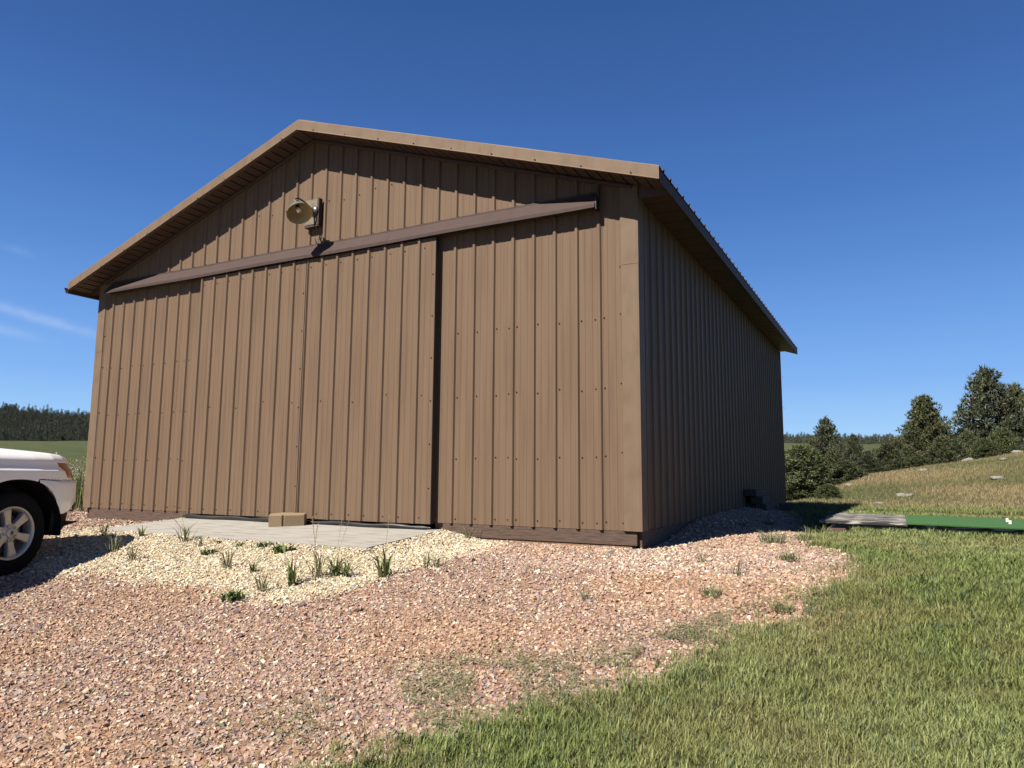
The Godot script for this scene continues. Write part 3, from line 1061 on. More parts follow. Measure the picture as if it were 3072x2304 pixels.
		var jb := Vector3(BW / 2 + side * (BW / 2 - 0.03), roof_line(BW - 0.03) - 0.022, 0.03)
		var dirj := (jb - ja).normalized()
		jt.obox(Transform3D(Basis(dirj, Vector3.BACK.cross(dirj), Vector3.BACK), (ja + jb) / 2), Vector3((jb - ja).length(), 0.03, 0.022), 0.002)
		part(barn, "soffit_trim", jt.mesh(M.soffit))
	# ridge cap
	var rc := MB.new()
	for side in [1.0, -1.0]:
		var a := Vector3(BW / 2, RIDGE + 0.150, OV - 0.03)
		var d := a + Vector3(side * 0.24, -0.08, 0)
		var back := Vector3(0, 0, -BD - 2 * OV + 0.06)
		if side > 0:
			rc.quad(a, d, d + back, a + back)
			rc.quad(a + Vector3(0, -0.02, 0), d + Vector3(0, -0.02, 0), d, a)
		else:
			rc.quad(a, a + back, d + back, d)
			rc.quad(a, d, d + Vector3(0, -0.02, 0), a + Vector3(0, -0.02, 0))
	part(barn, "ridge_cap", rc.mesh(M.steel_trim))
	# gutter on the left eave
	var gt := MB.new()
	var gx := -0.318
	var gy := roof_line(BW + 0.318) + 0.055
	var gp := [Vector2(0, 0), Vector2(0, -0.085), Vector2(-0.055, -0.085), Vector2(-0.075, -0.05), Vector2(-0.10, -0.02), Vector2(-0.10, 0.0), Vector2(-0.092, 0.0), Vector2(-0.092, -0.016), Vector2(-0.07, -0.045), Vector2(-0.052, -0.078), Vector2(-0.006, -0.078), Vector2(-0.006, 0.0)]
	for i in gp.size() - 1:
		var a := Vector3(gx + gp[i].x, gy + gp[i].y, OV + 0.01)
		var d := Vector3(gx + gp[i + 1].x, gy + gp[i + 1].y, OV + 0.01)
		var back := Vector3(0, 0, -BD - 2 * OV)
		gt.quad(a, a + back, d + back, d)
	for i in 5:
		var j2 := 11 - i
		var z2 := OV + 0.01
		gt.quad(Vector3(gx + gp[i].x, gy + gp[i].y, z2), Vector3(gx + gp[i + 1].x, gy + gp[i + 1].y, z2), Vector3(gx + gp[j2 - 1].x, gy + gp[j2 - 1].y, z2), Vector3(gx + gp[j2].x, gy + gp[j2].y, z2))
	part(barn, "gutter", gt.mesh(M.hood))
	build_doors(barn)

func build_doors(barn: Node3D) -> void:
	var zf := 0.085
	var y0 := -0.012
	var y1 := 3.0
	for leaf in [[2.24, 4.052, 2.24 + 0.022, 0], [4.066, 5.885, 4.087 - 0.012, 1]]:
		var door := sub(barn, "sliding_door")
		var xa: float = leaf[0]
		var xb: float = leaf[1]
		var top := func(_u: float) -> float: return y1
		for j in 2:
			var rb := []
			for k in range(4 * j + (0 if j == 0 else 1), 4 * j + 5):
				var u: float = leaf[2] + 0.2286 * k
				if u < xb - 0.03:
					rb.append(u)
			var u0: float = xa if j == 0 else leaf[2] + 0.2286 * 4 + 0.031
			var u1: float = minf(leaf[2] + 0.2286 * (4 * j + 4) + 0.036, xb) if j == 0 else xb
			part(door, "door_panel", sheet(profile(u0, u1, rb, 0.002 if j == 0 else 0.0), y0, top, Vector3(0, 0, zf), Vector3.RIGHT, Vector3.BACK))
		var b := MB.new()
		b.box(Vector3(xa + 0.004, y0 + 0.006, 0.034), Vector3(xb - 0.004, y1, zf - 0.006))
		part(door, "door_core", b.mesh(M.door_edge))
		for x in [xa, xb]:
			var e := MB.new()
			e.box(Vector3(x - 0.004, y0, 0.030), Vector3(x + 0.004, y1, zf + 0.003), 0.001)
			part(door, "edge_channel", e.mesh(M.door_edge if x > 5.0 or x == xb else M.steel_trim))
		var sp := []
		for k in 8:
			for y in [0.05, 1.28 + 0.03 * (k % 3), 2.9]:
				if y > 0.5 and y < 2.0 and k % 2 == 0:
					continue
				sp.append(Vector3(xa + 0.06 + 0.2286 * k + 0.02 * sin(k * 3.0), y, zf + 0.001))
		for y in [0.35, 0.8, 1.25, 1.7, 2.15, 2.6]:
			sp.append(Vector3(xb - 0.03, y, zf + 0.001))
		screws(door, sp, Vector3.BACK)
		# dark rubber strip along the sill
		var st := MB.new()
		var path := []
		var rad := []
		var n := 16
		for i in n + 1:
			var x: float = lerpf(xa - 0.06, xb + 0.02, float(i) / n)
			path.append(Vector3(x, -0.046 + 0.006 * sin(i * 1.1 + leaf[3]), 0.115 + 0.014 * sin(i * 0.6 + 2.0 * leaf[3])))
			rad.append((0.026 if leaf[3] == 0 else 0.023) + 0.004 * sin(i * 1.7) if i > 0 and i < n else 0.006)
		st.tube(path, rad, 7)
		part(door, "sill_strip", st.mesh(M.rubber))
	# track and its cover in three lengths
	var tr := MB.new()
	tr.box(Vector3(0.3, 3.012, 0.035), Vector3(7.66, 3.055, 0.085))
	part(barn, "door_track", tr.mesh(M.door_edge))
	var segs := [[0.25, 2.75], [2.74, 5.25], [5.24, 7.70]]
	for k in 3:
		var s: Array = segs[k]
		var b := MB.new()
		var e := 0.002 * (k % 2)
		var prof := [Vector2(3.20, 0.0215), Vector2(3.178 + e, 0.0225), Vector2(3.052 + e, 0.121 + e), Vector2(3.044 + e, 0.125 + e), Vector2(3.008, 0.126 + e), Vector2(3.006, 0.119), Vector2(3.04, 0.116)]
		var n := 8
		for q in n:
			var x1: float = lerpf(s[0], s[1], float(q) / n)
			var x2: float = lerpf(s[0], s[1], float(q + 1) / n)
			var w1 := 0.004 * sin(x1 * 2.3)
			var w2 := 0.004 * sin(x2 * 2.3)
			for i in prof.size() - 1:
				b.quad(Vector3(x1, prof[i + 1].x + w1, prof[i + 1].y), Vector3(x2, prof[i + 1].x + w2, prof[i + 1].y), Vector3(x2, prof[i].x + w2, prof[i].y), Vector3(x1, prof[i].x + w1, prof[i].y))
		part(barn, "track_cover", b.mesh(M.hood))
	var cap := MB.new()
	cap.box(Vector3(7.70, 2.99, 0.02), Vector3(7.712, 3.10, 0.11))
	cap.box(Vector3(7.695, 3.06, 0.022), Vector3(7.715, 3.24, 0.045))
	part(barn, "track_stop", cap.mesh(M.door_edge))

func build_lamp() -> void:
	var lamp := thing("barn_light", "green grey gooseneck barn light with cream inside on gable wall", "lamp", Vector3(4.08, 3.585, 0.02))
	var b := MB.new()
	b.box(Vector3(-0.105, -0.155, 0.0), Vector3(0.095, 0.155, 0.055), 0.004)
	part(lamp, "backing_board", b.mesh(M.board_tan))
	b = MB.new()
	b.box(Vector3(0.097, -0.17, 0.0), Vector3(0.122, 0.16, 0.058), 0.002)
	b.box(Vector3(-0.10, -0.185, 0.0), Vector3(0.122, -0.158, 0.052), 0.002)
	part(lamp, "trim_channel", b.mesh(M.hood))
	var mount := Vector3(0.055, 0.0, 0.056)
	b = MB.new()
	b.lathe(Transform3D(Basis(Quaternion(Vector3.UP, Vector3.BACK)), mount), [Vector2(0.0, -0.002), Vector2(0.062, -0.002), Vector2(0.062, 0.008), Vector2(0.05, 0.026), Vector2(0.02, 0.032), Vector2(0.0, 0.033)], 20, true)
	part(lamp, "mount", b.mesh(M.dark_enamel))
	var axis := Vector3(0.54, -0.80, 0.20).normalized()
	var rim := Vector3(0.095, -0.125, 0.335)
	var cap := rim - axis * 0.15
	# gooseneck
	var p0 := mount + Vector3(0, 0, 0.02)
	var path := []
	var rad := []
	var c1 := p0 + Vector3(0, 0.10, 0.22)
	var c2 := cap - axis * 0.16 + Vector3(-0.04, 0.05, 0)
	for i in 13:
		var t := i / 12.0
		path.append(p0.bezier_interpolate(c1, c2, cap, t))
		rad.append(0.0105)
	b = MB.new()
	b.tube(path, rad, 8)
	part(lamp, "gooseneck_arm", b.mesh(M.dark_enamel))
	var t := Transform3D(Basis(Quaternion(Vector3.UP, axis)), cap)
	b = MB.new()
	b.lathe(t, [Vector2(0.0, -0.035), Vector2(0.022, -0.03), Vector2(0.026, 0.0), Vector2(0.05, 0.012), Vector2(0.085, 0.035), Vector2(0.11, 0.068), Vector2(0.125, 0.105), Vector2(0.142, 0.135), Vector2(0.150, 0.148), Vector2(0.150, 0.152)], 36, true)
	part(lamp, "shade", b.mesh(M.shade_out))
	b = MB.new()
	b.lathe(t, [Vector2(0.0, 0.012), Vector2(0.045, 0.016), Vector2(0.080, 0.039), Vector2(0.105, 0.071), Vector2(0.120, 0.107), Vector2(0.137, 0.137), Vector2(0.149, 0.152)], 36, false)
	part(lamp, "shade_lining", b.mesh(M.shade_in))
	b = MB.new()
	b.lathe(t, [Vector2(0.0, 0.04), Vector2(0.014, 0.042), Vector2(0.016, 0.06), Vector2(0.028, 0.085), Vector2(0.029, 0.10), Vector2(0.018, 0.118), Vector2(0.0, 0.124)], 16, true)
	part(lamp, "bulb", b.mesh(M.bulb))
	b = MB.new()
	b.lathe(t, [Vector2(0.0, 0.016), Vector2(0.02, 0.016), Vector2(0.02, 0.045), Vector2(0.0, 0.046)], 12, true)
	part(lamp, "socket", b.mesh(M.dark_enamel))
	b = MB.new()
	b.tube([mount + Vector3(0.0, -0.055, 0.01), mount + Vector3(0.005, -0.17, 0.0), mount + Vector3(0.035, -0.21, -0.005), mount + Vector3(0.03, -0.25, -0.02), mount + Vector3(-0.005, -0.262, -0.03), mount + Vector3(-0.008, -0.32, -0.03), mount + Vector3(0.02, -0.38, -0.03), mount + Vector3(0.05, -0.415, -0.03)], [0.006, 0.006, 0.006, 0.006, 0.006, 0.006, 0.006, 0.006], 6)
	part(lamp, "power_cord", b.mesh(M.rubber))

# ---------------------------------------------------------------- slab, block, boards
func build_yard() -> void:
	var b := MB.new()
	var rows := []
	var nx := 24
	var nz := 10
	for j in nz + 1:
		var row := []
		for i in nx + 1:
			var x := lerpf(2.2, 6.0, float(i) / nx)
			var z := lerpf(-0.06, 1.22, float(j) / nz)
			var wob := 0.02 * n2.get_noise_2d(x * 30.0, z * 30.0) if i == 0 or i == nx or j == nz else 0.0
			row.append(Vector3(x + (wob if i == 0 or i == nx else 0.0), -0.066 - 0.070 * maxf(z - 0.1, 0.0) + 0.002 * n2.get_noise_2d(x * 12.0, z * 12.0), z + (wob if j == nz else 0.0)))
		rows.append(row)
	b.grid(rows, false, false)
	for i in nx:
		b.quad(rows[nz][i] + Vector3(0, -0.14, 0), rows[nz][i + 1] + Vector3(0, -0.14, 0), rows[nz][i + 1], rows[nz][i])
	for j in nz:
		b.quad(rows[j][nx], rows[j + 1][nx] , rows[j + 1][nx] + Vector3(0, -0.14, 0), rows[j][nx] + Vector3(0, -0.14, 0))
		b.quad(rows[j][0], rows[j][0] + Vector3(0, -0.14, 0), rows[j + 1][0] + Vector3(0, -0.14, 0), rows[j + 1][0])
	structure("concrete_apron", b.mesh(M.concrete))
	# retaining wall block, tapered, with a split front
	var k := MB.new()
	var base := [Vector2(-0.20, 0.03), Vector2(-0.165, 0.135), Vector2(-0.02, 0.125), Vector2(-0.005, 0.105), Vector2(0.01, 0.12), Vector2(0.205, 0.05), Vector2(0.175, -0.09), Vector2(-0.12, -0.11)]
	for i in base.size():
		var a: Vector2 = base[i]
		var d: Vector2 = base[(i + 1) % base.size()]
		var lo0 := Vector3(a.x, 0, a.y)
		var lo1 := Vector3(d.x, 0, d.y)
		var hi0 := Vector3(a.x, 0.118, a.y)
		var hi1 := Vector3(d.x, 0.118, d.y)
		var t0 := Vector3(a.x * 0.965, 0.126, a.y * 0.95)
		var t1 := Vector3(d.x * 0.965, 0.126, d.y * 0.95)
		k.quad(lo0, lo1, hi1, hi0)
		k.quad(hi0, hi1, t1, t0)
		k.tri(t0, t1, Vector3(0, 0.127, 0))
	var blk := part(self, "concrete_block", k.mesh(M.block), Vector3(4.12, -0.078, 0.26))
	blk.rotation.y = 0.35
	blk.rotation.x = 0.07
	tag(blk, "tan concrete retaining wall block lying on the apron before the doors", "block")
	# platform with turf mat at the right
	var pf := thing("wooden_platform", "low weathered grey plank platform lying on the lawn at right", "platform", Vector3(9.28, 0.005, -2.78))
	pf.rotation.z = -0.012
	pf.rotation.y = 0.0
	var L := 3.4
	for i in 8:
		var pl := MB.new()
		var w := 0.262
		var ln := L - 0.05 * ((i * 7) % 3)
		var x0 := 0.03 * ((i * 5) % 4)
		pl.box(Vector3(x0, -0.034, -w * i - w + 0.012), Vector3(ln, -0.002 * ((i * 3) % 4), -w * i), 0.004)
		part(pf, "plank", pl.mesh(M.grey_wood))
	for z in [-0.05, -1.0, -2.05]:
		var pl := MB.new()
		pl.box(Vector3(0.12, -0.085, z - 0.04), Vector3(L - 0.05, -0.0345, z), 0.003)
		part(pf, "joist", pl.mesh(M.blue_edge))
	var mt := MB.new()
	var mrows := []
	for j in 9:
		var row := []
		for i in 15:
			var fx := i / 14.0
			var fz := j / 8.0
			row.append(Vector3(0.885 + 2.5 * fx, 0.012 + 0.004 * n2.get_noise_2d(fx * 60.0, fz * 60.0) - (0.008 if j == 0 or j == 8 else 0.0), 0.02 - 2.1 * fz + 0.012 * n2.get_noise_2d(fx * 50.0, 4.0)))
		mrows.append(row)
	mt.grid(mrows, false, true)
	for i in 14:
		mt.quad(mrows[0][i] + Vector3(0, -0.014, 0), mrows[0][i + 1] + Vector3(0, -0.014, 0), mrows[0][i + 1], mrows[0][i])
	for j in 8:
		mt.quad(mrows[j][0], mrows[j + 1][0], mrows[j + 1][0] + Vector3(0, -0.014, 0), mrows[j][0] + Vector3(0, -0.014, 0))
	var mat_o := thing("turf_mat", "bright green turf mat covering the right part of the plank platform", "mat", Vector3(9.28, 0.005, -2.78))
	mat_o.rotation.z = -0.012
	part(mat_o, "turf", mt.mesh(M.turf))
	for q in MARKS:
		var wb := MB.new()
		wb.box(Vector3(q[0] - 0.013, 0.012, q[1] - 0.02), Vector3(q[0] + 0.013, 0.052, q[1]), 0.002)
		part(mat_o, "white_marker", wb.mesh(M.white_paint))
	var wbk := MB.new()
	wbk.box(Vector3(-0.02, 0.0, -0.16), Vector3(0.27, 0.055, 0.0), 0.004)
	var wo := part(self, "wood_block", wbk.mesh(M.skirt), Vector3(9.29, -0.135, -2.62))
	tag(wo, "short brown wood block propping the left end of the platform", "wood block")
	# stacked timbers against the side wall
	var stack := [[8.14, 0.0, -5.35, 0.16, 0.11, 0.7, 0.05, "lowest timber of the stack by the side wall, nearest the wall"], [8.33, 0.0, -5.30, 0.16, 0.11, 0.75, -0.06, "lowest timber of the stack by the side wall, on its outer side"], [8.24, 0.112, -5.32, 0.17, 0.11, 0.72, 0.03, "middle timber of the stack by the side wall"], [8.20, 0.225, -5.30, 0.18, 0.10, 0.8, -0.08, "topmost timber of the stack by the side wall"], [8.52, 0.0, -5.9, 0.17, 0.11, 0.5, 0.12, "timber lying on the ground beyond the stack by the side wall"], [8.5, 0.112, -6.3, 0.18, 0.1, 0.5, 0.2, "farthest dark timber by the back of the side wall"]]
	for s in stack:
		var t := MB.new()
		t.obox(Transform3D(Basis(Vector3.UP, PI / 2), Vector3(0, s[4] / 2, 0)), Vector3(s[5], s[4], s[3]), 0.006)
		var o := part(self, "timber", t.mesh(M.dark_timber), Vector3(s[0], ground_y(8.35, -5.4) - 0.02 + s[1] - (0.112 if s[1] > 0 and s[2] < -6.0 else 0.0), s[2]))
		o.rotation.y = s[6]
		tag(o, s[7], "timber", "timbers stacked by the side wall")
	# rocks on the hillside
	var rocks := [[9.73, -13.0, 0.42, "whitish rock cluster nearest the green mat on the hillside"], [10.28, -16.7, 0.5, "largest pale rock low on the hillside"], [10.05, -12.0, 0.25, "small pale rock at the foot of the hillside"], [11.4, -13.9, 0.3, "pale rock low on the hillside, centre right"], [12.96, -21.6, 0.45, "pale rock at mid slope near the right edge"], [16.64, -46.5, 0.9, "flat pale boulder on the crest at the right edge"], [13.41, -36.4, 0.9, "long pale rock below the lone small pine"], [11.1, -28.5, 0.5, "rounded pale rock at mid slope"], [8.49, -24.9, 0.5, "low pale rock at the left end of the slope"], [9.34, -38.9, 0.5, "pale rock at the grass edge under the thicket"], [8.7, -14.2, 0.2, "smallest pale rock left of the cluster"], [14.1, -30.0, 0.4, "pale rock on the upper slope at right"], [12.2, -15.5, 0.22, "little pale rock right of the low ones"]]
	for q in rocks:
		var r := RandomNumberGenerator.new()
		r.seed = int(q[0] * 100)
		var m := MB.new()
		var rowsr := []
		var fr := FastNoiseLite.new()
		fr.seed = int(q[1] * 10)
		fr.frequency = 0.9
		for i in 8:
			var row := []
			var th := PI * i / 7.0
			for j in 12:
				var ph := TAU * j / 12.0
				var d := Vector3(sin(th) * cos(ph), cos(th), sin(th) * sin(ph))
				var s: float = q[2] * 0.6 * (0.55 + 0.35 * fr.get_noise_3dv(d * 1.5) + 0.15 * fr.get_noise_3dv(d * 4.0))
				row.append(Vector3(d.x * s * 1.3, d.y * s * 0.5, d.z * s))
			rowsr.append(row)
		m.grid(rowsr, true, true)
		var o := part(self, "rock", m.mesh(M.pale_rock), Vector3(q[0], ground_y(q[0], q[1]) + q[2] * 0.12, q[1]))
		o.rotation.y = r.randf() * TAU
		tag(o, q[3], "rock", "pale rocks on the hillside")

func build_weeds() -> void:
	var up := []
	for i in 3:
		up.append(grass_mesh(200 + i, 24, 0.03, 0.22, 0.015, 0.95, M.blade, 0.08))
	var thin := []
	for i in 3:
		thin.append(grass_mesh(210 + i, 22, 0.035, 0.17, 0.0075, 1.1, M.blade, 0.2))
	var mound := []
	for i in 2:
		mound.append(grass_mesh(220 + i, 120, 0.12, 0.13, 0.008, 1.1, M.blade, 0.22))
	var leafy := []
	for i in 2:
		leafy.append(grass_mesh(230 + i, 34, 0.07, 0.06, 0.024, 1.7, M.blade, 0.05))
	var list := [
		[6.64, 1.80, 0, 1.15, "bold upright grass tuft at the right front of the cream gravel"],
		[6.08, 2.17, 0, 1.0, "upright grass tuft at the front centre of the cream gravel"],
		[5.97, 2.34, 1, 1.1, "thin pale weed at the front edge left of the upright tuft"],
		[6.14, 1.97, 1, 1.5, "tall thin grass with seed stalks before the right part of the apron"],
		[6.24, 1.88, 0, 0.85, "leafy grass tuft just right of the tall seed stalks"],
		[6.36, 1.90, 0, 0.75, "slim grass tuft left of the bold one at the right"],
		[6.84, 1.53, 1, 1.0, "thin grass sprig at the right margin of the cream gravel"],
		[6.93, 1.51, 1, 0.8, "rightmost small sprig on the cream gravel"],
		[5.47, 1.98, 0, 0.6, "short spreading weed in the middle of the cream gravel"],
		[5.13, 1.93, 1, 1.2, "branching weed left of the middle of the cream gravel"],
		[4.55, 1.64, 3, 0.9, "flat green leafy weed left of centre on the cream gravel"],
		[4.91, 1.34, 3, 0.9, "dark leafy weed against the front edge of the apron"],
		[5.24, 1.46, 3, 1.3, "wide low leafy weed before the apron, below the block"],
		[3.92, 1.97, 1, 1.0, "weed left of centre in front of the car's shadow"],
		[3.43, 1.82, 1, 1.3, "grassy weed standing at the tip of the car's shadow"],
		[3.14, 1.33, 0, 0.6, "small tuft on the left front edge of the apron"],
		[4.21, 1.48, 1, 0.9, "sparse weed below the left half of the apron"],
		[3.85, 1.36, 1, 1.3, "stalky weed growing at the apron's front edge, left half"],
		[5.91, 2.55, 3, 1.2, "flat dark green weed where cream gravel meets pink"],
		[6.35, 0.10, 1, 0.9, "small tuft against the wall foot right of the doors"],
		[4.30, 1.34, 3, 0.45, "tiny bright green sprout at the apron edge"],
		[4.62, 1.36, 3, 0.6, "small dandelion like weed at the apron edge"],
		[2.62, 1.38, 1, 1.1, "dark weed in the car's shadow by the apron corner"],
		[9.02, -1.05, 2, 1.0, "round grass clump on the gravel near the barn's shadow"],
		[9.27, -1.45, 2, 0.75, "grass clump between the barn's shadow and the platform"],
		[9.29, -2.2, 2, 0.9, "clump of taller grass just left of the platform"],
		[9.31, 0.23, 2, 0.7, "dark grass clump on the pink gravel, middle right"],
		[9.04, 1.63, 2, 0.55, "low grass clump on the gravel closest to the front lawn edge"],
		[9.07, 1.05, 1, 0.9, "sparse weed between the two dark clumps on the gravel"],
		[9.47, 1.81, 2, 0.5, "matted tuft beside the lawn edge"],
		[8.52, -2.2, 2, 0.4, "small grass clump in the barn's shadow"],
		[8.72, -2.9, 2, 0.55, "bigger grass clump in the barn's shadow"],
		[8.72, 0.55, 1, 0.7, "wispy weed on open gravel right of the barn corner"],
		[8.30, 1.9, 1, 0.6, "lonely dry sprig in the middle of the pink gravel"],
	]
	for i in list.size():
		var q: Array = list[i]
		var pool: Array = [up, thin, mound, leafy][q[2]]
		var x: float = q[0]
		var z: float = q[1]
		var y := ground_y(x, z)
		var o := thing("weed", q[4], "weed", Vector3(x, y, z), i * 1.7, "weeds growing in the gravel")
		o.scale = Vector3.ONE * q[3]
		var p := part(o, "leaves", pool[i % pool.size()])
		var c: Color = [Color(0.13, 0.155, 0.056), Color(0.155, 0.16, 0.085), Color(0.14, 0.155, 0.075), Color(0.09, 0.125, 0.042)][q[2]]
		var m: StandardMaterial3D = M.blade.duplicate()
		m.albedo_color = Color(c.r, c.g, c.b).linear_to_srgb()
		p.material_override = m
		if i == 3 or i == 4 or i == 17 or i == 0:
			var st := MB.new()
			for s in 2 if i != 0 else 1:
				var h: float = (0.46 - 0.05 * s) / q[3] * (1.0 if i < 5 else 0.6)
				var dx := 0.05 + 0.05 * s
				var tip := Vector3(dx, h, 0.02 - 0.05 * s)
				st.tube([Vector3(0, 0, 0), Vector3(dx * 0.3, h * 0.5, 0.01), tip], [0.002, 0.0016, 0.001], 4)
				for k in 14:
					var f := 0.72 + 0.28 * k / 13.0
					var at := Vector3(dx * 0.3, h * 0.5, 0.01).lerp(tip, (f - 0.5) * 2.0)
					var a := k * 2.4
					var d := Vector3(cos(a), 1.6, sin(a)).normalized() * 0.016
					st.tri(at - Vector3(sin(a), 0, -cos(a)) * 0.002, at + Vector3(sin(a), 0, -cos(a)) * 0.002, at + d)
			part(o, "seed_stalks", st.mesh(M.straw))

# ---------------------------------------------------------------- car
# local axes: x to the car's right, y up from the ground, z backwards; origin under the front axle
func arch_y(z: float) -> float:
	var y := 0.0
	for c in [0.0, 2.78]:
		var d := absf(z - c)
		if d < 0.478:
			y = maxf(y, 0.365 + pow(1.0 - pow(d / 0.478, 2.3), 1.0 / 2.3) * 0.468)
	return y

func car_half(z: float) -> float:
	return lut([[-0.90, 0.30], [-0.87, 0.52], [-0.82, 0.64], [-0.72, 0.765], [-0.58, 0.86], [-0.42, 0.912], [-0.2, 0.928], [0.4, 0.93], [3.2, 0.93], [3.7, 0.88], [3.84, 0.8]], z)

func car_top(z: float) -> float:
	return lut([[-0.90, 0.80], [-0.86, 0.90], [-0.80, 0.985], [-0.72, 1.045], [-0.60, 1.068], [-0.35, 1.085], [0.0, 1.105], [0.5, 1.135], [0.9, 1.15], [3.84, 1.12]], z)

func side_x(z: float, y: float) -> float:
	# half width of the skin at that height
	var w := car_half(z)
	var f := 0.0
	if y < 0.72:
		f = 0.035 * pow((0.72 - y) / 0.4, 2.0)
	elif y > 0.90:
		f = 0.008 + 0.05 * ss(0.90, 0.965, y) + 0.105 * pow(clampf((y - 0.975) / 0.11, 0.0, 1.2), 2.0)
	else:
		f = 0.008 * (y - 0.72) / 0.18
	return w - f

func build_car() -> void:
	var a := deg_to_rad(15.0)
	var N := Vector3(cos(a), 0, -sin(a))
	var hub := Vector3(3.2178, -0.0472, 2.628)
	var at := hub - N * 0.885
	at.y = -0.412
	var car := thing("white_suv", "white sport utility vehicle with alloy wheels parked nose to the barn", "car", at, a)
	# skin: bottom edge to the middle of the hood
	var body := MB.new()
	for s in [1.0, -1.0]:
		var rows := []
		var z := -0.86
		while z <= 3.85:
			var row := []
			var yb := 0.46
			var ar := arch_y(z)
			if z < -0.19:
				yb = maxf(0.836 - 0.012 * ss(-0.25, -0.75, z), ar)
			elif ar > 0:
				yb = maxf(ar, 0.46)
			var top := car_top(z)
			var yt := top - 0.022
			yb = minf(yb, yt - 0.01)
			for i in 9:
				var y := lerpf(yb, minf(0.915, yt), i / 8.0)
				row.append(Vector3(s * side_x(z, y), y, z))
			for i in range(1, 8):
				var y := lerpf(minf(0.915, yt), yt, i / 7.0)
				row.append(Vector3(s * side_x(z, y), y, z))
			var xt := side_x(z, yt)
			row.append(Vector3(s * (xt - 0.012), yt + 0.010, z))
			row.append(Vector3(s * (xt - 0.045), top - 0.002, z))
			row.append(Vector3(s * xt * 0.55, top + 0.022, z))
			row.append(Vector3(0.0, top + 0.030, z))
			rows.append(row)
			z += 0.02
		body.grid(rows, false, s > 0)
	part(car, "body", body.mesh(M.white_car))
	var bumper := MB.new()
	var valance := MB.new()
	for s in [1.0, -1.0]:
		var rows := []
		var low := []
		var z := -0.205
		while z >= -0.93:
			var row := []
			var ar := arch_y(z)
			var zz := z
			var bot := maxf(0.505 + 0.06 * ss(-0.55, -0.9, z), ar)
			var topb := minf(0.828 - 0.012 * ss(-0.25, -0.75, z), 0.828)
			topb -= 0.06 * ss(-0.78, -0.93, z)
			bot = minf(bot, topb - 0.004)
			var w := lut([[-0.93, 0.30], [-0.90, 0.56], [-0.86, 0.67], [-0.78, 0.765], [-0.66, 0.84], [-0.5, 0.9], [-0.2, 0.931]], z)
			for i in 9:
				var y := lerpf(bot, topb, i / 8.0)
				var f := 0.05 * pow(clampf((0.68 - y) / 0.2, 0.0, 1.0), 2.0) + 0.02 * pow(clampf((y - 0.74) / 0.09, 0.0, 1.0), 2.0)
				row.append(Vector3(s * (w - f + 0.003), y, zz + 0.07 * pow(clampf((0.66 - y) / 0.2, 0.0, 1.0), 1.5) * ss(-0.5, -0.9, z)))
			row.append(Vector3(s * (w - 0.10), topb + 0.002, zz))
			rows.append(row)
			if z <= -0.44:
				var lb := 0.345 + 0.085 * ss(-0.62, -0.9, z)
				var lr := []
				for i in 5:
					var y := lerpf(lb, bot + 0.01, i / 4.0)
					lr.append(Vector3(s * (w - 0.028 - 0.02 * (1.0 - i / 4.0)), y, zz + 0.045))
				low.append(lr)
			z -= 0.0145
		bumper.grid(rows, false, s < 0)
		valance.grid(low, false, s < 0)
	# front faces of bumper, body and valance
	bumper.quad(Vector3(-0.31, 0.56, -0.862), Vector3(-0.31, 0.76, -0.925), Vector3(0.31, 0.76, -0.925), Vector3(0.31, 0.56, -0.862))
	part(car, "front_bumper", bumper.mesh(M.white_car))
	valance.quad(Vector3(-0.31, 0.43, -0.83), Vector3(-0.31, 0.58, -0.85), Vector3(0.31, 0.58, -0.85), Vector3(0.31, 0.43, -0.83))
	valance.quad(Vector3(-0.8, 0.35, -0.46), Vector3(-0.8, 0.42, -0.82), Vector3(0.8, 0.42, -0.82), Vector3(0.8, 0.35, -0.46))
	part(car, "front_valance", valance.mesh(M.black_plastic))
	for k in 7:
		var gr := MB.new()
		gr.box(Vector3(-0.42 + k * 0.125, 0.83, -0.885), Vector3(-0.36 + k * 0.125, 0.98, -0.82), 0.006)
		part(car, "grille_slat", gr.mesh(M.black_plastic))
	# wheel houses, dark lips round the arches
	for c in [0.0, 2.78]:
		for s in [1.0, -1.0]:
			var b := MB.new()
			var rows := []
			for x in [0.935, 0.9, 0.62, 0.61]:
				var row := []
				for k in 25:
					var t := lerpf(-0.12, PI + 0.12, k / 24.0)
					var r := 0.472 if x < 0.92 else 0.482
					row.append(Vector3(s * (x - 0.012), 0.365 + r * sin(t) * (0.985 if x < 0.92 else 0.985), c - r * cos(t)))
				rows.append(row)
			b.grid(rows, false, s > 0)
			for k in 24:
				b.tri(rows[2][k], rows[2][k + 1], Vector3(s * 0.6, 0.365, c))
			part(car, "wheel_house", b.mesh(M.black_plastic))
	var under := MB.new()
	under.box(Vector3(-0.78, 0.28, -0.42), Vector3(0.78, 0.46, 3.7))
	part(car, "underbody", under.mesh(M.black_plastic))
	var eng := MB.new()
	eng.box(Vector3(-0.58, 0.46, -0.6), Vector3(0.58, 0.95, 0.5))
	part(car, "engine_bay", eng.mesh(M.black_plastic))
	# amber side marker wrapping the corner
	for s in [1.0, -1.0]:
		var b := MB.new()
		var rows := []
		for i in 7:
			var row := []
			var y := lerpf(0.845, 0.985, i / 6.0)
			var f := i / 6.0
			var za := lerpf(-0.58, -0.45, f)
			var zb := lerpf(-0.715, -0.615, f)
			for j in 6:
				var z := lerpf(za, zb, j / 5.0)
				var edge := 0.0 if i == 0 or i == 6 or j == 0 or j == 5 else 0.006
				row.append(Vector3(s * (side_x(z, y) + 0.001 + edge), y, z - edge))
			rows.append(row)
		b.grid(rows, false, s < 0)
		part(car, "headlight", b.mesh(M.amber))
		b = MB.new()
		rows = []
